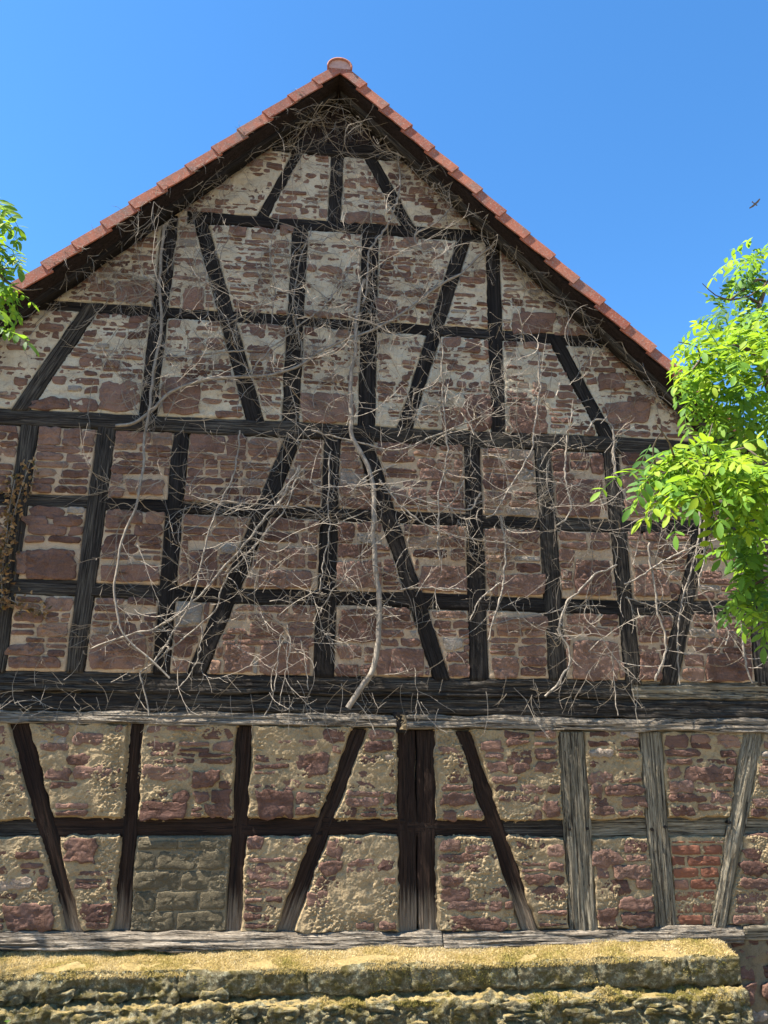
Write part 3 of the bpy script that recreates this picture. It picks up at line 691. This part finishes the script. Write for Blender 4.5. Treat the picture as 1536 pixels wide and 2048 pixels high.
moss_patch('moss', 34000, (-.9, XE), (seg[8], seg[11]+.01), .013, lambda x, s: fbm(x, s*1.3, 3.2, 3, 62) > .12, .45)
moss_patch('moss', 40000, (X0, XE), (seg[4], seg[-2]), .008, lambda x, s: fbm(x, s*1.3, 5.5, 3, 63) > .5, .25)

# ------------------------------------------------------------------ climbing vine
def tubeVF(P, r0, r1, sides=5, taper=1.0):
    P = np.asarray(P, float); n = len(P); T = np.gradient(P, axis=0); T /= (np.linalg.norm(T, axis=1)[:, None]+1e-9)
    ref = np.array([0, 1., 0]); U = np.cross(T, ref); bad = np.linalg.norm(U, axis=1) < .05; U[bad] = np.cross(T[bad], [1, 0, 0]); U /= np.linalg.norm(U, axis=1)[:, None]; Wv = np.cross(T, U)
    r = (r0+(r1-r0)*np.linspace(0, 1, n)**taper)[:, None]; a = np.arange(sides)*2*math.pi/sides
    V = np.stack([P+r*(math.cos(t)*U+math.sin(t)*Wv) for t in a], 1).reshape(-1, 3)
    return V, gridF(n, sides, wrapv=True)
def smooth(pts, per=.05):
    pts = np.asarray(pts, float); out = []
    P = np.concatenate([[2*pts[0]-pts[1]], pts, [2*pts[-1]-pts[-2]]])
    for i in range(1, len(P)-2):
        n = max(2, int(np.linalg.norm(P[i+1]-P[i])/per)); 
        for q in range(n):
            t = q/n; out.append(.5*((2*P[i])+(-P[i-1]+P[i+1])*t+(2*P[i-1]-5*P[i]+4*P[i+1]-P[i+2])*t*t+(-P[i-1]+3*P[i]-3*P[i+1]+P[i+2])*t**3))
    out.append(P[-2]); return np.array(out)
vine = empty('climbing_vine', (.3, -.1, E+.2)); tag(vine, 'leafless climbing vine with tangled pale twigs clinging to the gable', 'vine')
STEMS = [  # pixel path, radius start/end (m), distance off the wall start/end
 ([(330,450),(318,560),(325,640),(312,720),(300,800),(287,880),(286,940),(272,1010),(250,1070),(232,1140),(230,1200),(242,1260),(280,1300),(318,1338),(338,1356)], .013, .007, .06, .17),
 ([(180,1298),(240,1275),(300,1260),(340,1240),(400,1190),(470,1110),(560,1000),(600,930)], .006, .010, .16, .06),
 ([(232,851),(270,845),(310,815),(340,785),(390,765),(450,755),(520,752),(590,735),(640,705),(690,680),(735,665),(785,640),(840,600),(890,565),(925,545),(960,510),(992,485),(994,470),(975,440)], .013, .010, .07, .07),
 ([(872,494),(845,500),(830,470),(880,440),(905,410),(918,385),(900,360),(870,330)], .007, .009, .10, .06),
 ([(788,420),(800,370),(795,300),(788,270),(770,240)], .009, .006, .08, .12),
 ([(788,420),(775,450),(740,500),(735,560),(725,610)], .009, .010, .08, .06),
 ([(728,560),(716,620),(712,680),(704,740),(700,800),(704,860),(712,890),(735,935),(748,975),(746,1040),(748,1100),(755,1160),(757,1230),(752,1300),(742,1345),(720,1375),(698,1416)], .015, .021, .06, .14),
 ([(690,560),(650,610),(600,650),(540,700),(500,745)], .007, .005, .07, .09),
 ([(560,430),(540,500),(548,580),(540,650)], .005, .004, .06, .10), ([(625,455),(600,520),(585,610),(600,690)], .006, .004, .06, .09),
 ([(505,700),(440,705),(380,712),(330,715)], .008, .006, .07, .06), ([(480,860),(470,940),(430,1030),(410,1090),(390,1180),(350,1260),(310,1320)], .007, .006, .07, .13),
 ([(600,930),(575,1010),(520,1080),(450,1160),(420,1230),(300,1330),(283,1352),(296,1430)], .006, .005, .07, .14),
 ([(884,680),(886,800),(895,900),(880,980),(876,1080),(878,1120)], .007, .005, .08, .18), ([(1075,690),(1080,770),(1070,840),(1063,900),(1040,940),(1000,1010),(985,1030),(970,1035)], .008, .006, .08, .20),
 ([(1000,1030),(1010,1090),(1008,1150),(1000,1200),(988,1240),(975,1280)], .009, .006, .16, .22), ([(1000,1165),(960,1200),(940,1240)], .006, .004, .18, .22), ([(800,1180),(850,1175),(930,1180)], .006, .006, .15, .17),
 ([(1232,880),(1225,900),(1235,960),(1255,1000)], .008, .006, .10, .12), ([(1135,870),(1130,940),(1140,1000),(1138,1030),(1112,1053)], .007, .006, .14, .20),
 ([(1175,865),(1190,840),(1222,850),(1228,900),(1230,960)], .008, .006, .07, .09), ([(1233,1130),(1190,1150),(1160,1180),(1130,1210),(1117,1260),(1130,1280),(1140,1320),(1120,1360),(1092,1393)], .007, .008, .16, .20),
 ([(1297,1085),(1300,1130),(1310,1180),(1315,1220),(1330,1270),(1330,1310),(1315,1350),(1310,1363)], .008, .009, .12, .12),
 ([(1400,1010),(1398,1070),(1385,1130),(1368,1190),(1358,1240),(1355,1300),(1360,1370)], .008, .005, .08, .10), ([(1410,1000),(1408,1060),(1408,1120),(1396,1160),(1400,1180),(1418,1200),(1430,1230),(1456,1265),(1450,1290)], .007, .005, .10, .15),
 ([(1482,1250),(1486,1290),(1494,1340),(1505,1365)], .009, .007, .12, .12), ([(1250,1170),(1300,1140),(1350,1110),(1410,1085),(1500,1063)], .007, .006, .14, .12), ([(1250,1195),(1310,1215),(1330,1240)], .005, .004, .12, .12),
 ([(560,1270),(552,1350),(545,1400),(530,1430)], .004, .003, .15, .20), ([(602,1280),(612,1330),(616,1380)], .004, .003, .15, .2), ([(575,1250),(580,1300),(565,1370),(560,1410)], .004, .003, .14, .2), ([(405,1250),(400,1300),(380,1350),(355,1378)], .005, .003, .12, .18),
 ([(830,1335),(835,1390),(830,1440)], .003, .002, .12, .16), ([(1225,1300),(1230,1380),(1235,1430)], .004, .003, .12, .18), ([(1262,1360),(1272,1420),(1276,1450)], .003, .002, .14, .16),
 ([(660,905),(655,1000),(660,1050),(648,1120),(640,1180)], .006, .005, .06, .14), ([(640,1230),(660,1190),(700,1140),(735,1090)], .005, .004, .10, .16), ([(480,1005),(620,1020),(660,1050),(735,1022)], .005, .004, .08, .10),
 ([(620,860),(700,880),(790,900),(850,880),(920,850),(980,830)], .007, .006, .09, .12), ([(790,930),(740,950),(700,985)], .006, .005, .10, .12), ([(760,960),(800,1010),(870,1060),(960,1080),(1010,1085)], .006, .006, .14, .18),
 ([(930,960),(900,1010),(850,1040)], .005, .004, .12, .14), ([(960,985),(930,1020),(800,990),(766,985)], .008, .006, .12, .14)]
stem_curves = []
for pts, r0, r1, y0, y1 in STEMS:
    n = len(pts); P = []
    for i, (a, b) in enumerate(pts):
        y = -(y0+(y1-y0)*i/(n-1))-.012*random.random(); x, z = W(a, b, y); P.append((x, y, z))
    P = smooth(P, .03); t = np.linspace(0, 5, len(P)); sd = random.randint(1, 99)
    P[:,0] += .010*fbm(t*2, t*0+sd, 2.5, 2, sd); P[:,2] += .006*fbm(t*2, t*0+sd, 2.5, 2, sd+4)
    V, F = tubeVF(P, r0*1.08, r1*1.08, 7); V += RS.normal(0, .001, V.shape)
    obj('stem', V, F, M_VINE, vine, True, {'tint': np.zeros(len(V))}); stem_curves.append(P)
TW = Join()
def twig(p, d, L, r, curl, gravity=0.0, n=None, sub=0, ylim=(-.34, -.03), yb=0.0, cap=True):
    r = r*1.08; n = n or max(4, int(L/.035)); P = [np.array(p, float)]; d = np.array(d, float); d /= np.linalg.norm(d); st = L/n; cv = RS.normal(0, curl, 3)
    for i in range(n):
        d = d+RS.normal(0, .12, 3)*np.array([1, .6, 1])+cv*st*2+np.array([0, yb*st, -gravity*st]); d /= np.linalg.norm(d)
        q = P[-1]+d*st
        if q[1] > ylim[1]: q[1] = ylim[1]; d[1] = -abs(d[1])*.3
        if q[1] < ylim[0]: q[1] = ylim[0]; d[1] = abs(d[1])*.3
        if cap and abs(q[0]-RX)+q[2] > SOFF-.01: d = -d*np.array([1, 1, 0])+np.array([0, 0, -.8]); q = P[-1]+d*st*.3
        P.append(q)
        if sub and i > 0 and RS.rand() < .5:
            dd = d+RS.normal(0, .75, 3); twig(q, dd, min(.22, L*RS.uniform(.06, .32)), r*.55, curl, gravity, None, sub-1, ylim, yb, cap)
    V, F = tubeVF(P, r, r*.45, 3); TW.add(V, F, None, 0.)
def scatter(n, box, L, r, sub, dirf, grav=0., yr=(-.03, -.16), yb=0., ylim=(-.34, -.03), test=None):
    c = 0
    while c < n:
        a = RS.uniform(box[0], box[2]); b = RS.uniform(box[1], box[3])
        if test and not test(a, b): continue
        y = RS.uniform(yr[1], yr[0]); x, z = W(a, b, y); twig((x, y, z), dirf(), RS.uniform(*L), RS.uniform(*r), 1.2, grav, None, sub, ylim, yb); c += 1
anyd = lambda: (RS.normal(0, 1), RS.normal(0, .25), RS.normal(0, .8))
hang = lambda: (RS.normal(0, .45), RS.normal(0, .2), -1+RS.normal(0, .3))
def in_gable(a, b):
    x, z = W(a, b); return abs(x-RX)+z < SOFF-.03
# apex tangle
scatter(38, (555,190,810,420), (.3, .9), (.0014, .003), 1, hang, 0, (-.03, -.14), test=in_gable)
scatter(16, (600,190,760,330), (.3, .7), (.0014, .0028), 1, anyd, 0, (-.03, -.16), test=in_gable)
# thatch of twigs under the left verge
def rake():
    for q in range(105):
        t = RS.rand()**.8; d = t*3.5; x = RX-.05-d*.92; z = SOFF-(RX-x)-RS.uniform(-.03, .30)*(.4+.6*math.sin(min(1, .25+t)*2.4)); y = -RS.uniform(.03, .2)
        s = RS.choice([-1, 1]); twig((x, y, z), (s*1+RS.normal(0, .45), RS.normal(0, .35), s*1+RS.normal(0, .5)), RS.uniform(.2, .65), RS.uniform(.0016, .0032), 1.6, .2, None, 1, (-.24, -.02))
    for q in range(70):      # wisps curling over the tile edge
        x = RX-.3-RS.rand()*2.2; z = SOFF-(RX-x)+RS.uniform(-.04, .03); twig((x, -OV-.02, z), (RS.normal(0, 1), -.3, RS.normal(.1, .7)), RS.uniform(.05, .13), .0018, 5, .8, None, 1, (-.40, -.2), 0., False)
rake()
def rake_r():
    for q in range(90):
        d = RS.uniform(.1, 3.0); x = RX+d; z = SOFF-d-RS.uniform(.0, .28); s = RS.choice([-1, 1]); twig((x, -RS.uniform(.03, .2), z), (s+RS.normal(0, .4), RS.normal(0, .3), -s+RS.normal(0, .4)), RS.uniform(.2, .6), RS.uniform(.0022, .004), 1.2, .3, None, 1, (-.3, -.02))
rake_r()
scatter(78, (300,430,1010,860), (.35, 1.1), (.002, .004), 1, anyd, .1, test=in_gable)
scatter(42, (380,450,760,720), (.3, .8), (.0022, .0042), 1, hang, .0, test=in_gable)
scatter(115, (610,680,1290,1320), (.25, .95), (.0025, .0046), 2, anyd, .25, (-.04, -.2), -.6)
scatter(45, (660,690,1160,1000), (.2, .6), (.0025, .0044), 2, anyd, .0, (-.05, -.24), -.6)
scatter(70, (230,860,640,1330), (.3, .9), (.0020, .0040), 1, anyd, .1, (-.03, -.14))
scatter(40, (400,1060,660,1290), (.2, .5), (.0022, .004), 2, anyd, .1, (-.05, -.2))
scatter(48, (1210,960,1500,1360), (.15, .5), (.0022, .004), 1, anyd, .3, (-.03, -.16))
scatter(60, (180,480,340,800), (.2, .6), (.002, .0036), 1, hang, 0, (-.02, -.08), test=in_gable)
scatter(46, (280,1335,1300,1420), (.1, .35), (.0018, .0034), 1, hang, .4, (-.08, -.22))
scatter(26, (0,1360,260,1440), (.1, .3), (.0016, .0028), 1, anyd, .2, (-.06, -.1), ylim=(-.2, -.05))
scatter(24, (320,420,960,620), (1.0, 2.2), (.0022, .0036), 1, hang, .15, (-.03, -.12), test=in_gable)
scatter(26, (280,860,1280,1060), (.6, 1.3), (.0024, .0038), 1, hang, .2, (-.05, -.18))
for P in stem_curves:         # side shoots
    for q in range(int(len(P)*.30)):
        i = RS.randint(1, len(P)-1); T = P[i]-P[i-1]; T /= np.linalg.norm(T)+1e-9
        twig(P[i], T*RS.uniform(-.4, 1)+RS.normal(0, .8, 3)*np.array([1, .5, 1]), RS.uniform(.08, .4), RS.uniform(.0022, .0038), 1.5, .2, None, 2, (-.38, -.03), -.4)
TW.obj('twigs', M_TWIG, vine, False, 'stuff', org=np.array([.3, -.1, E+.2]))

# withered creeper at the left edge
wc = empty('withered_creeper', (-2.3, -.06, E+.2)); tag(wc, 'withered creeper with curled brown leaves hanging on the outermost post', 'creeper')
JL = Join()
def dead_leaf(c, s, t):
    a = RS.uniform(0, 6.28, 3); U = np.array([math.cos(a[0]), RS.normal(0, .5), math.sin(a[0])]); U /= np.linalg.norm(U); Wv = np.cross(U, RS.normal(0, 1, 3)); Wv /= np.linalg.norm(Wv); N = np.cross(U, Wv)
    pts = [c, c+U*s*.4+Wv*s*.38+N*s*.2, c+U*s, c+U*s*.4-Wv*s*.38+N*s*.25, c+U*s*.5-N*s*.1]
    JL.add(np.array(pts), np.array([(0,1,4),(1,2,4),(2,3,4),(3,0,4)]), None, t)
for pth in ([(60,925),(40,985),(22,1050),(8,1120)], [(30,960),(20,1010),(12,1080),(2,1160)], [(0,1190),(40,1208),(90,1222)], [(2,1150),(4,1185),(2,1215)]):
    P = smooth([(W(a, b, -.07)[0], -.07, W(a, b, -.07)[1]) for a, b in pth], .03); V, F = tubeVF(P, .004, .002, 4); obj('stem', V, F, M_VINE, wc, True, {'tint': np.zeros(len(V))})
    for q in range(len(P)*6): dead_leaf(P[RS.randint(len(P))]+RS.normal(0, .04, 3)*np.array([1, .6, 1]), RS.uniform(.022, .05), RS.rand())
JL.obj('withered_leaves', M_DEAD, wc, False, 'stuff')

# ------------------------------------------------------------------ locust trees
def leaf_mesh(seed, pairs, L, lw):
    r = np.random.RandomState(seed); V = []; F = []; t = []
    def add(p, u, n_, ln, w_, tt):
        s = np.cross(n_, u); b = len(V); dr = r.uniform(.05, .25)
        prof = [(0, .0), (.18, .62), (.45, 1), (.75, .82), (.93, .4), (1, 0)]
        ctr = [p+u*ln*a-n_*ln*dr*a*a for a, _ in prof]
        for k, (a, wd) in enumerate(prof):
            if wd == 0: V.append(ctr[k]); 
            else: V.extend([ctr[k]+s*w_*wd*.5+n_*w_*.10*wd, ctr[k], ctr[k]-s*w_*wd*.5+n_*w_*.10*wd])
        F.extend([(b, b+2, b+1), (b, b+3, b+2)])
        for k in range(3):
            a = b+1+3*k; c = a+3; F.extend([(a, a+1, c+1), (a, c+1, c), (a+1, a+2, c+2), (a+1, c+2, c+1)])
        a = b+10; F.extend([(a, a+1, b+13), (a+1, a+2, b+13)])
        t.extend([tt]*14)
    bend = r.uniform(.4, 1.1); base = np.zeros(3); P = []
    for k in range(pairs+1):
        a = k/pairs; ang = bend*a*a; P.append(np.array([L*a, r.normal(0, .002), -L*.5*ang*a]))
    for k in range(1, pairs+1):
        T = P[k]-P[k-1]; T /= np.linalg.norm(T)
        for s in (-1, 1):
            u = T*.45+np.array([0, s*1.0, 0])+r.normal(0, .12, 3); u[2] -= r.uniform(.0, .45); u /= np.linalg.norm(u)
            n_ = np.array([0, 0, 1.])+r.normal(0, .22, 3); n_ -= u*np.dot(n_, u); n_ /= np.linalg.norm(n_)
            sz = math.sin(math.pi*(.25+.6*k/(pairs+1)))
            add(P[k]-T*L/pairs*.3, u, n_, lw*2.3*sz*r.uniform(.85, 1.1), lw*sz*r.uniform(.85, 1.1), r.uniform(-.1, .1))
    T = P[-1]-P[-2]; T /= np.linalg.norm(T); add(P[-1], T, np.array([-T[2], 0, T[0]]), lw*2.2, lw*.9, 0)
    nv = len(V); Vt, Ft = tubeVF(P, .0022, .001, 3)
    return np.array(V), np.array(F), Vt, Ft, np.array(t)
LEAFS = [leaf_mesh(s, random.choice([5, 6, 6, 7]), random.uniform(.15, .20), random.uniform(.021, .026)) for s in range(7)]
LMESH = {}
def leaf_data(k, tb):
    if (k, tb) not in LMESH:
        V, F, Vt, Ft, t = LEAFS[k]
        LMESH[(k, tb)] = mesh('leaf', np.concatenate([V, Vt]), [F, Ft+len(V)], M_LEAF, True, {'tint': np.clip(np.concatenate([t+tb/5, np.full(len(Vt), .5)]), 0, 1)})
    return LMESH[(k, tb)]
def frame(d, up):
    d = d/np.linalg.norm(d); y = np.cross(up, d); y /= np.linalg.norm(y)+1e-9; z = np.cross(d, y); return np.stack([d, y, z], 1)
def sprays(clumps, centre):
    """clumps: (point, radius, leaves, tone) -> list of leaf placements (pos, rot, scale, tone)"""
    out = []
    for c, rad, n, tone in clumps:
        for q in range(n):
            v = RS.normal(0, 1, 3); v /= np.linalg.norm(v); v *= rad*RS.rand()**.45; p = np.array(c)+v*np.array([1, 1, .8])
            d = v/rad*.8+(np.array(c)-centre)*np.array([.35, .35, 0])+RS.normal(0, .45, 3); d[2] = d[2]*.6-.25
            upv = np.array([RS.normal(0, .35)-.15, RS.normal(0, .35)-.35, 1.])
            out.append((p, frame(d, upv), RS.uniform(.7, 1.22), int(np.clip(round(tone+RS.normal(0, 1.0)+v[2]/rad*.9), 0, 5))))  # tone rises with height: sunlit tops and shaded interior put into leaf colour
    return out
def locust(name, label, base, trunk_top, clumps, limbs, nobj, vis, keep):
    t = empty(name, base); tag(t, label, 'tree', 'locust trees framing the gable')
    base = np.array(base, float); tt = np.array(trunk_top, float)
    P = smooth([base-np.array([0, 0, .05]), base+(tt-base)*.35+np.array([.05, .03, 0]), base+(tt-base)*.7+np.array([-.04, .02, 0]), tt], .12)
    V, F = tubeVF(P, .11, .012, 10); V += .006*RS.normal(0, 1, V.shape); obj('trunk', V, F, M_BARK, t)
    for l in limbs:
        s = P[int(len(P)*l[0])]; Q = smooth([s]+[np.array(q, float) for q in l[1]], .08); V, F = tubeVF(Q, l[2], .006, 6); obj('branch', V, F, M_BARK, t)
        for q in range(10):
            i = RS.randint(len(Q)//3, len(Q)); d = RS.normal(0, 1, 3); e = Q[i]+d/np.linalg.norm(d)*RS.uniform(.12, .3); V, F = tubeVF(smooth([Q[i], (Q[i]+e)/2+RS.normal(0, .02, 3), e], .05), .006, .002, 4); obj('twig', V, F, M_BARK, t)
    pl_ = [q for q in sprays(clumps, tt) if keep(q[0]+q[1][:,0]*.07) and keep(q[0]+q[1][:,0]*.16-np.array([0, 0, .03]))]; pl_.sort(key=lambda q: vis(q[0])); JF = Join()
    for i, (p, R, s, tone) in enumerate(pl_):
        k = RS.randint(len(LEAFS))
        if i < nobj:
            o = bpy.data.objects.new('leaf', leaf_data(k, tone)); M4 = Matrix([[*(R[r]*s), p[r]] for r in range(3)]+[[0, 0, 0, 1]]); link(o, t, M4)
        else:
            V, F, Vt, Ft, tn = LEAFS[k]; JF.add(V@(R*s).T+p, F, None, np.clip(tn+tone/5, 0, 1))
    JF.obj('foliage', M_LEAF, t, True, 'stuff')
def at(px, py, dist):                       # point at a distance along a pixel's ray (distance from leaf size)
    d = ray(px, py); return CAMLOC+d/d[1]*dist
def viskey(p):
    d = p-CAMLOC; z = d@FW; u = d@RT/z*FPX+768; v = 1024-d@UP/z*FPX; off = max(0, -u, u-1536, -v, v-2048)
    return off*5+z*100
OUTR = [(1600,440),(1440,470),(1425,530),(1455,550),(1385,590),(1390,650),(1330,660),(1340,705),(1318,740),(1322,805),(1350,840),(1420,850),(1370,868),(1300,872),(1260,905),(1245,950),(1255,985),(1290,1000),(1340,1045),(1400,1020),(1445,1060),(1440,1150),(1455,1240),(1475,1275),(1600,1285)]
OUTL = [(-60,350),(10,360),(14,420),(45,430),(55,490),(30,545),(60,600),(66,660),(20,680),(10,750),(-60,760)]
def inpoly(p, poly):
    d = p-CAMLOC; z = d@FW; u = d@RT/z*FPX+768; v = 1024-d@UP/z*FPX
    if z < .1 or u < -25 or u > 1561 or v < -25 or v > 2073: return True
    c = False; n = len(poly)
    for i in range(n):
        (x1, y1), (x2, y2) = poly[i], poly[(i+1) % n]
        if (y1 > v) != (y2 > v) and u < (x2-x1)*(v-y1)/(y2-y1)+x1: c = not c
    return c
cr = []
def C(px, py, dist, r, n, tone): cr.append((at(px, py, dist), r, n, tone))  # low tone paints a clump as shaded, high tone as sunlit
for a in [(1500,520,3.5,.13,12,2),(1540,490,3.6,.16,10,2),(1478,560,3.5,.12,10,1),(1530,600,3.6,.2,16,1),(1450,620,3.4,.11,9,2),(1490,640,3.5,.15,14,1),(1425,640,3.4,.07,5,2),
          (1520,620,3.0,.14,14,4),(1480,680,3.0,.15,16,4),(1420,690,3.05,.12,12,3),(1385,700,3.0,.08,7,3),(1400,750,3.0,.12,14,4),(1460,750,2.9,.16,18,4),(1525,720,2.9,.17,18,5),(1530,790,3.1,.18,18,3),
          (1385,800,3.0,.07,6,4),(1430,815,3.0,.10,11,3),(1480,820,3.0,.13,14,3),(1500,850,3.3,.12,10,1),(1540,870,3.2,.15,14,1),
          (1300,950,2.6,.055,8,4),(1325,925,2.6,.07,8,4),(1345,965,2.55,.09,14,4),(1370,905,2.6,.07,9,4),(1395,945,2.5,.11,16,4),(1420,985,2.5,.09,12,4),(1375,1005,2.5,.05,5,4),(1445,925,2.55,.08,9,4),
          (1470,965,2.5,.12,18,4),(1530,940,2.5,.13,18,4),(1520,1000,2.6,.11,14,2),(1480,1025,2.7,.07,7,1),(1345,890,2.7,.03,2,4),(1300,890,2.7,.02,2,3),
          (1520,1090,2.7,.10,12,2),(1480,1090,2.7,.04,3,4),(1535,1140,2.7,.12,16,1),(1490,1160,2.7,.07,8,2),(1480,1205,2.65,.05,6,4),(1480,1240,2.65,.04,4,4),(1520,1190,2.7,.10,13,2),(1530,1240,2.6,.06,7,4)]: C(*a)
for q in range(20):                         # the rest of the crown, outside the picture to the right
    cr.append((np.array([RS.uniform(2.2, 3.6), -D+RS.uniform(2.4, 4.2), E+RS.uniform(.2, 2.8)]), .28, 20, 2))
tb = (2.75, -D+3.2, 0.)
locust('locust_tree', 'bright green locust tree with drooping feathery leaves beside the gable and its right verge', tb, (2.55, -D+3.2, 3.6), cr,
       [(.75, [(2.2, -D+3.1, 3.1), at(1500, 700, 3.0), at(1400, 720, 3.0)], .03), (.8, [(2.3, -D+3.4, 3.7), at(1530, 560, 3.5), at(1460, 600, 3.45)], .03),
        (.55, [(2.1, -D+2.8, 2.5), at(1530, 930, 2.6), at(1400, 930, 2.55), at(1310, 930, 2.6)], .025), (.45, [(2.0, -D+2.8, 2.0), at(1545, 1100, 2.7), at(1490, 1180, 2.7)], .02)], 300, viskey, lambda p: inpoly(p, OUTR))
cr = []
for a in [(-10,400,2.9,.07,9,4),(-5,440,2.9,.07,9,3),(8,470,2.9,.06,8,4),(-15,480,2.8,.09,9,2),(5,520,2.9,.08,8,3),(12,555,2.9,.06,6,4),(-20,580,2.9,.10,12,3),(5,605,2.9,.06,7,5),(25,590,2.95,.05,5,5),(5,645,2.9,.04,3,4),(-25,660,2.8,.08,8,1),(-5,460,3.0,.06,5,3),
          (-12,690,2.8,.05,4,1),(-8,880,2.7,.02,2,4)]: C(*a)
for q in range(16): cr.append((np.array([RS.uniform(-3.4, -1.95), -D+RS.uniform(2.3, 3.6), E+RS.uniform(.9, 3.2)]), .26, 18, 2))
for q in range(30):                         # boughs reaching back to the wall, left of the picture: their shade lies on the left bays
    cr.append((np.array([RS.uniform(-4.9, -3.6), RS.uniform(-.75, -.15), E+RS.uniform(1.0, 3.6)]), .26, 13, 2))
locust('locust_tree', 'yellow-green locust tree sprays hanging before the left verge', (-3.3, -D+2.6, 0.), (-2.9, -D+2.9, 3.5), cr,
       [(.8, [(-2.2, -D+2.9, 3.8), at(-60, 520, 2.9), at(10, 560, 2.9)], .03), (.85, [(-2.4, -D+2.9, 3.4), at(-40, 640, 2.85)], .02), (.8, [(-3.8, -2.0, 4.2), (-4.2, -.6, 4.4)], .05), (.6, [(-3.9, -1.8, 3.0), (-4.4, -.5, 3.3)], .04)], 120, viskey, lambda p: inpoly(p, OUTL) or (inpoly(p, [(-40,860),(6,860),(6,900),(-40,900)])))

# ------------------------------------------------------------------ weeds at the foot of the ledge, a passing bird
def weed(x, y, n, h, lab_):
    t = empty('weed', (x, y, -.32)); tag(t, lab_, 'weed')
    for q in range(n):
        a = RS.uniform(0, 6.28); e = np.array([x+math.cos(a)*h*.28, y+math.sin(a)*h*.2, -.32+h*RS.uniform(.75, 1.1)]); b = np.array([x, y, -.32]); mid = (b+e)/2+np.array([0, 0, h*.2]); Q = smooth([b, mid, e], .03)
        V, F = tubeVF(Q, .003, .0015, 4); obj('stalk', V, F, M_GRASS, t, True, {'tint': np.full(len(V), .3)})
        U = np.array([math.cos(a), math.sin(a), -.1]); S = np.cross(U, [0, 0, 1.]); s = RS.uniform(.035, .06)
        pts = np.array([e, e+U*s*.4+S*s*.42, e+U*s*.85+S*s*.3, e+U*s*1.2, e+U*s*.85-S*s*.3, e+U*s*.4-S*s*.42, e+U*s*.6+np.array([0, 0, -.008])])
        obj('leaf', pts, np.array([(i, (i+1) % 6, 6) for i in range(6)]), M_GRASS, t, True, {'tint': np.full(7, RS.rand())})
weed(W(15, 2040, -.55)[0], -.55, 12, .43, 'small leafy green weed under the left end of the mossy ledge'); weed(W(120, 2040, -.55)[0], -.5, 6, .40, 'tiny pale weed sprout next to the larger leafy weed')
bp = CAMLOC+ray(1510, 408)*46; bd = empty('bird', bp); tag(bd, 'small dark bird gliding in the blue sky', 'bird')
a = np.linspace(0, 2*math.pi, 9)[:-1]; ax = np.linspace(-.18, .2, 8); rr = [.004, .03, .045, .05, .045, .036, .034, .008]
ux = np.array([.8, .3, -.25]); ux /= np.linalg.norm(ux); R = frame(ux, np.array([0, .3, 1.])); 
Vb = np.array([[x, math.cos(t)*r, math.sin(t)*r] for x, r in zip(ax, rr) for t in a]); obj('body', Vb@R.T+bp, gridF(8, 8, wrapv=True), M_BIRD, bd)
for s in (-1, 1):
    Vw = np.array([(.07, s*.03, .01), (-.05, s*.03, .01), (.10, s*.18, .05), (-.03, s*.18, .05), (.0, s*.38, .02), (-.07, s*.36, .02), (.03, s*.1, .045)]); Vw = np.concatenate([Vw, Vw+np.array([0, 0, -.008])])
    Fw = np.array([(0,1,3),(0,3,2),(2,3,5),(2,5,4),(7,10,8),(7,9,10),(9,12,10),(9,11,12)]); obj('wing', Vw@R.T+bp, Fw, M_BIRD, bd, False)
Vt = np.array([(-.15, .02, 0), (-.15, -.02, 0), (-.27, -.045, 0), (-.27, .045, 0)]); Vt = np.concatenate([Vt, Vt-np.array([0, 0, .006])]); obj('tail', Vt@R.T+bp, np.array([(0,1,2,3),(7,6,5,4),(0,4,5,1),(2,6,7,3)]), M_BIRD, bd, False)
print('stones', len(stones), 'panels', len(panels), 'twig verts', TW.n)
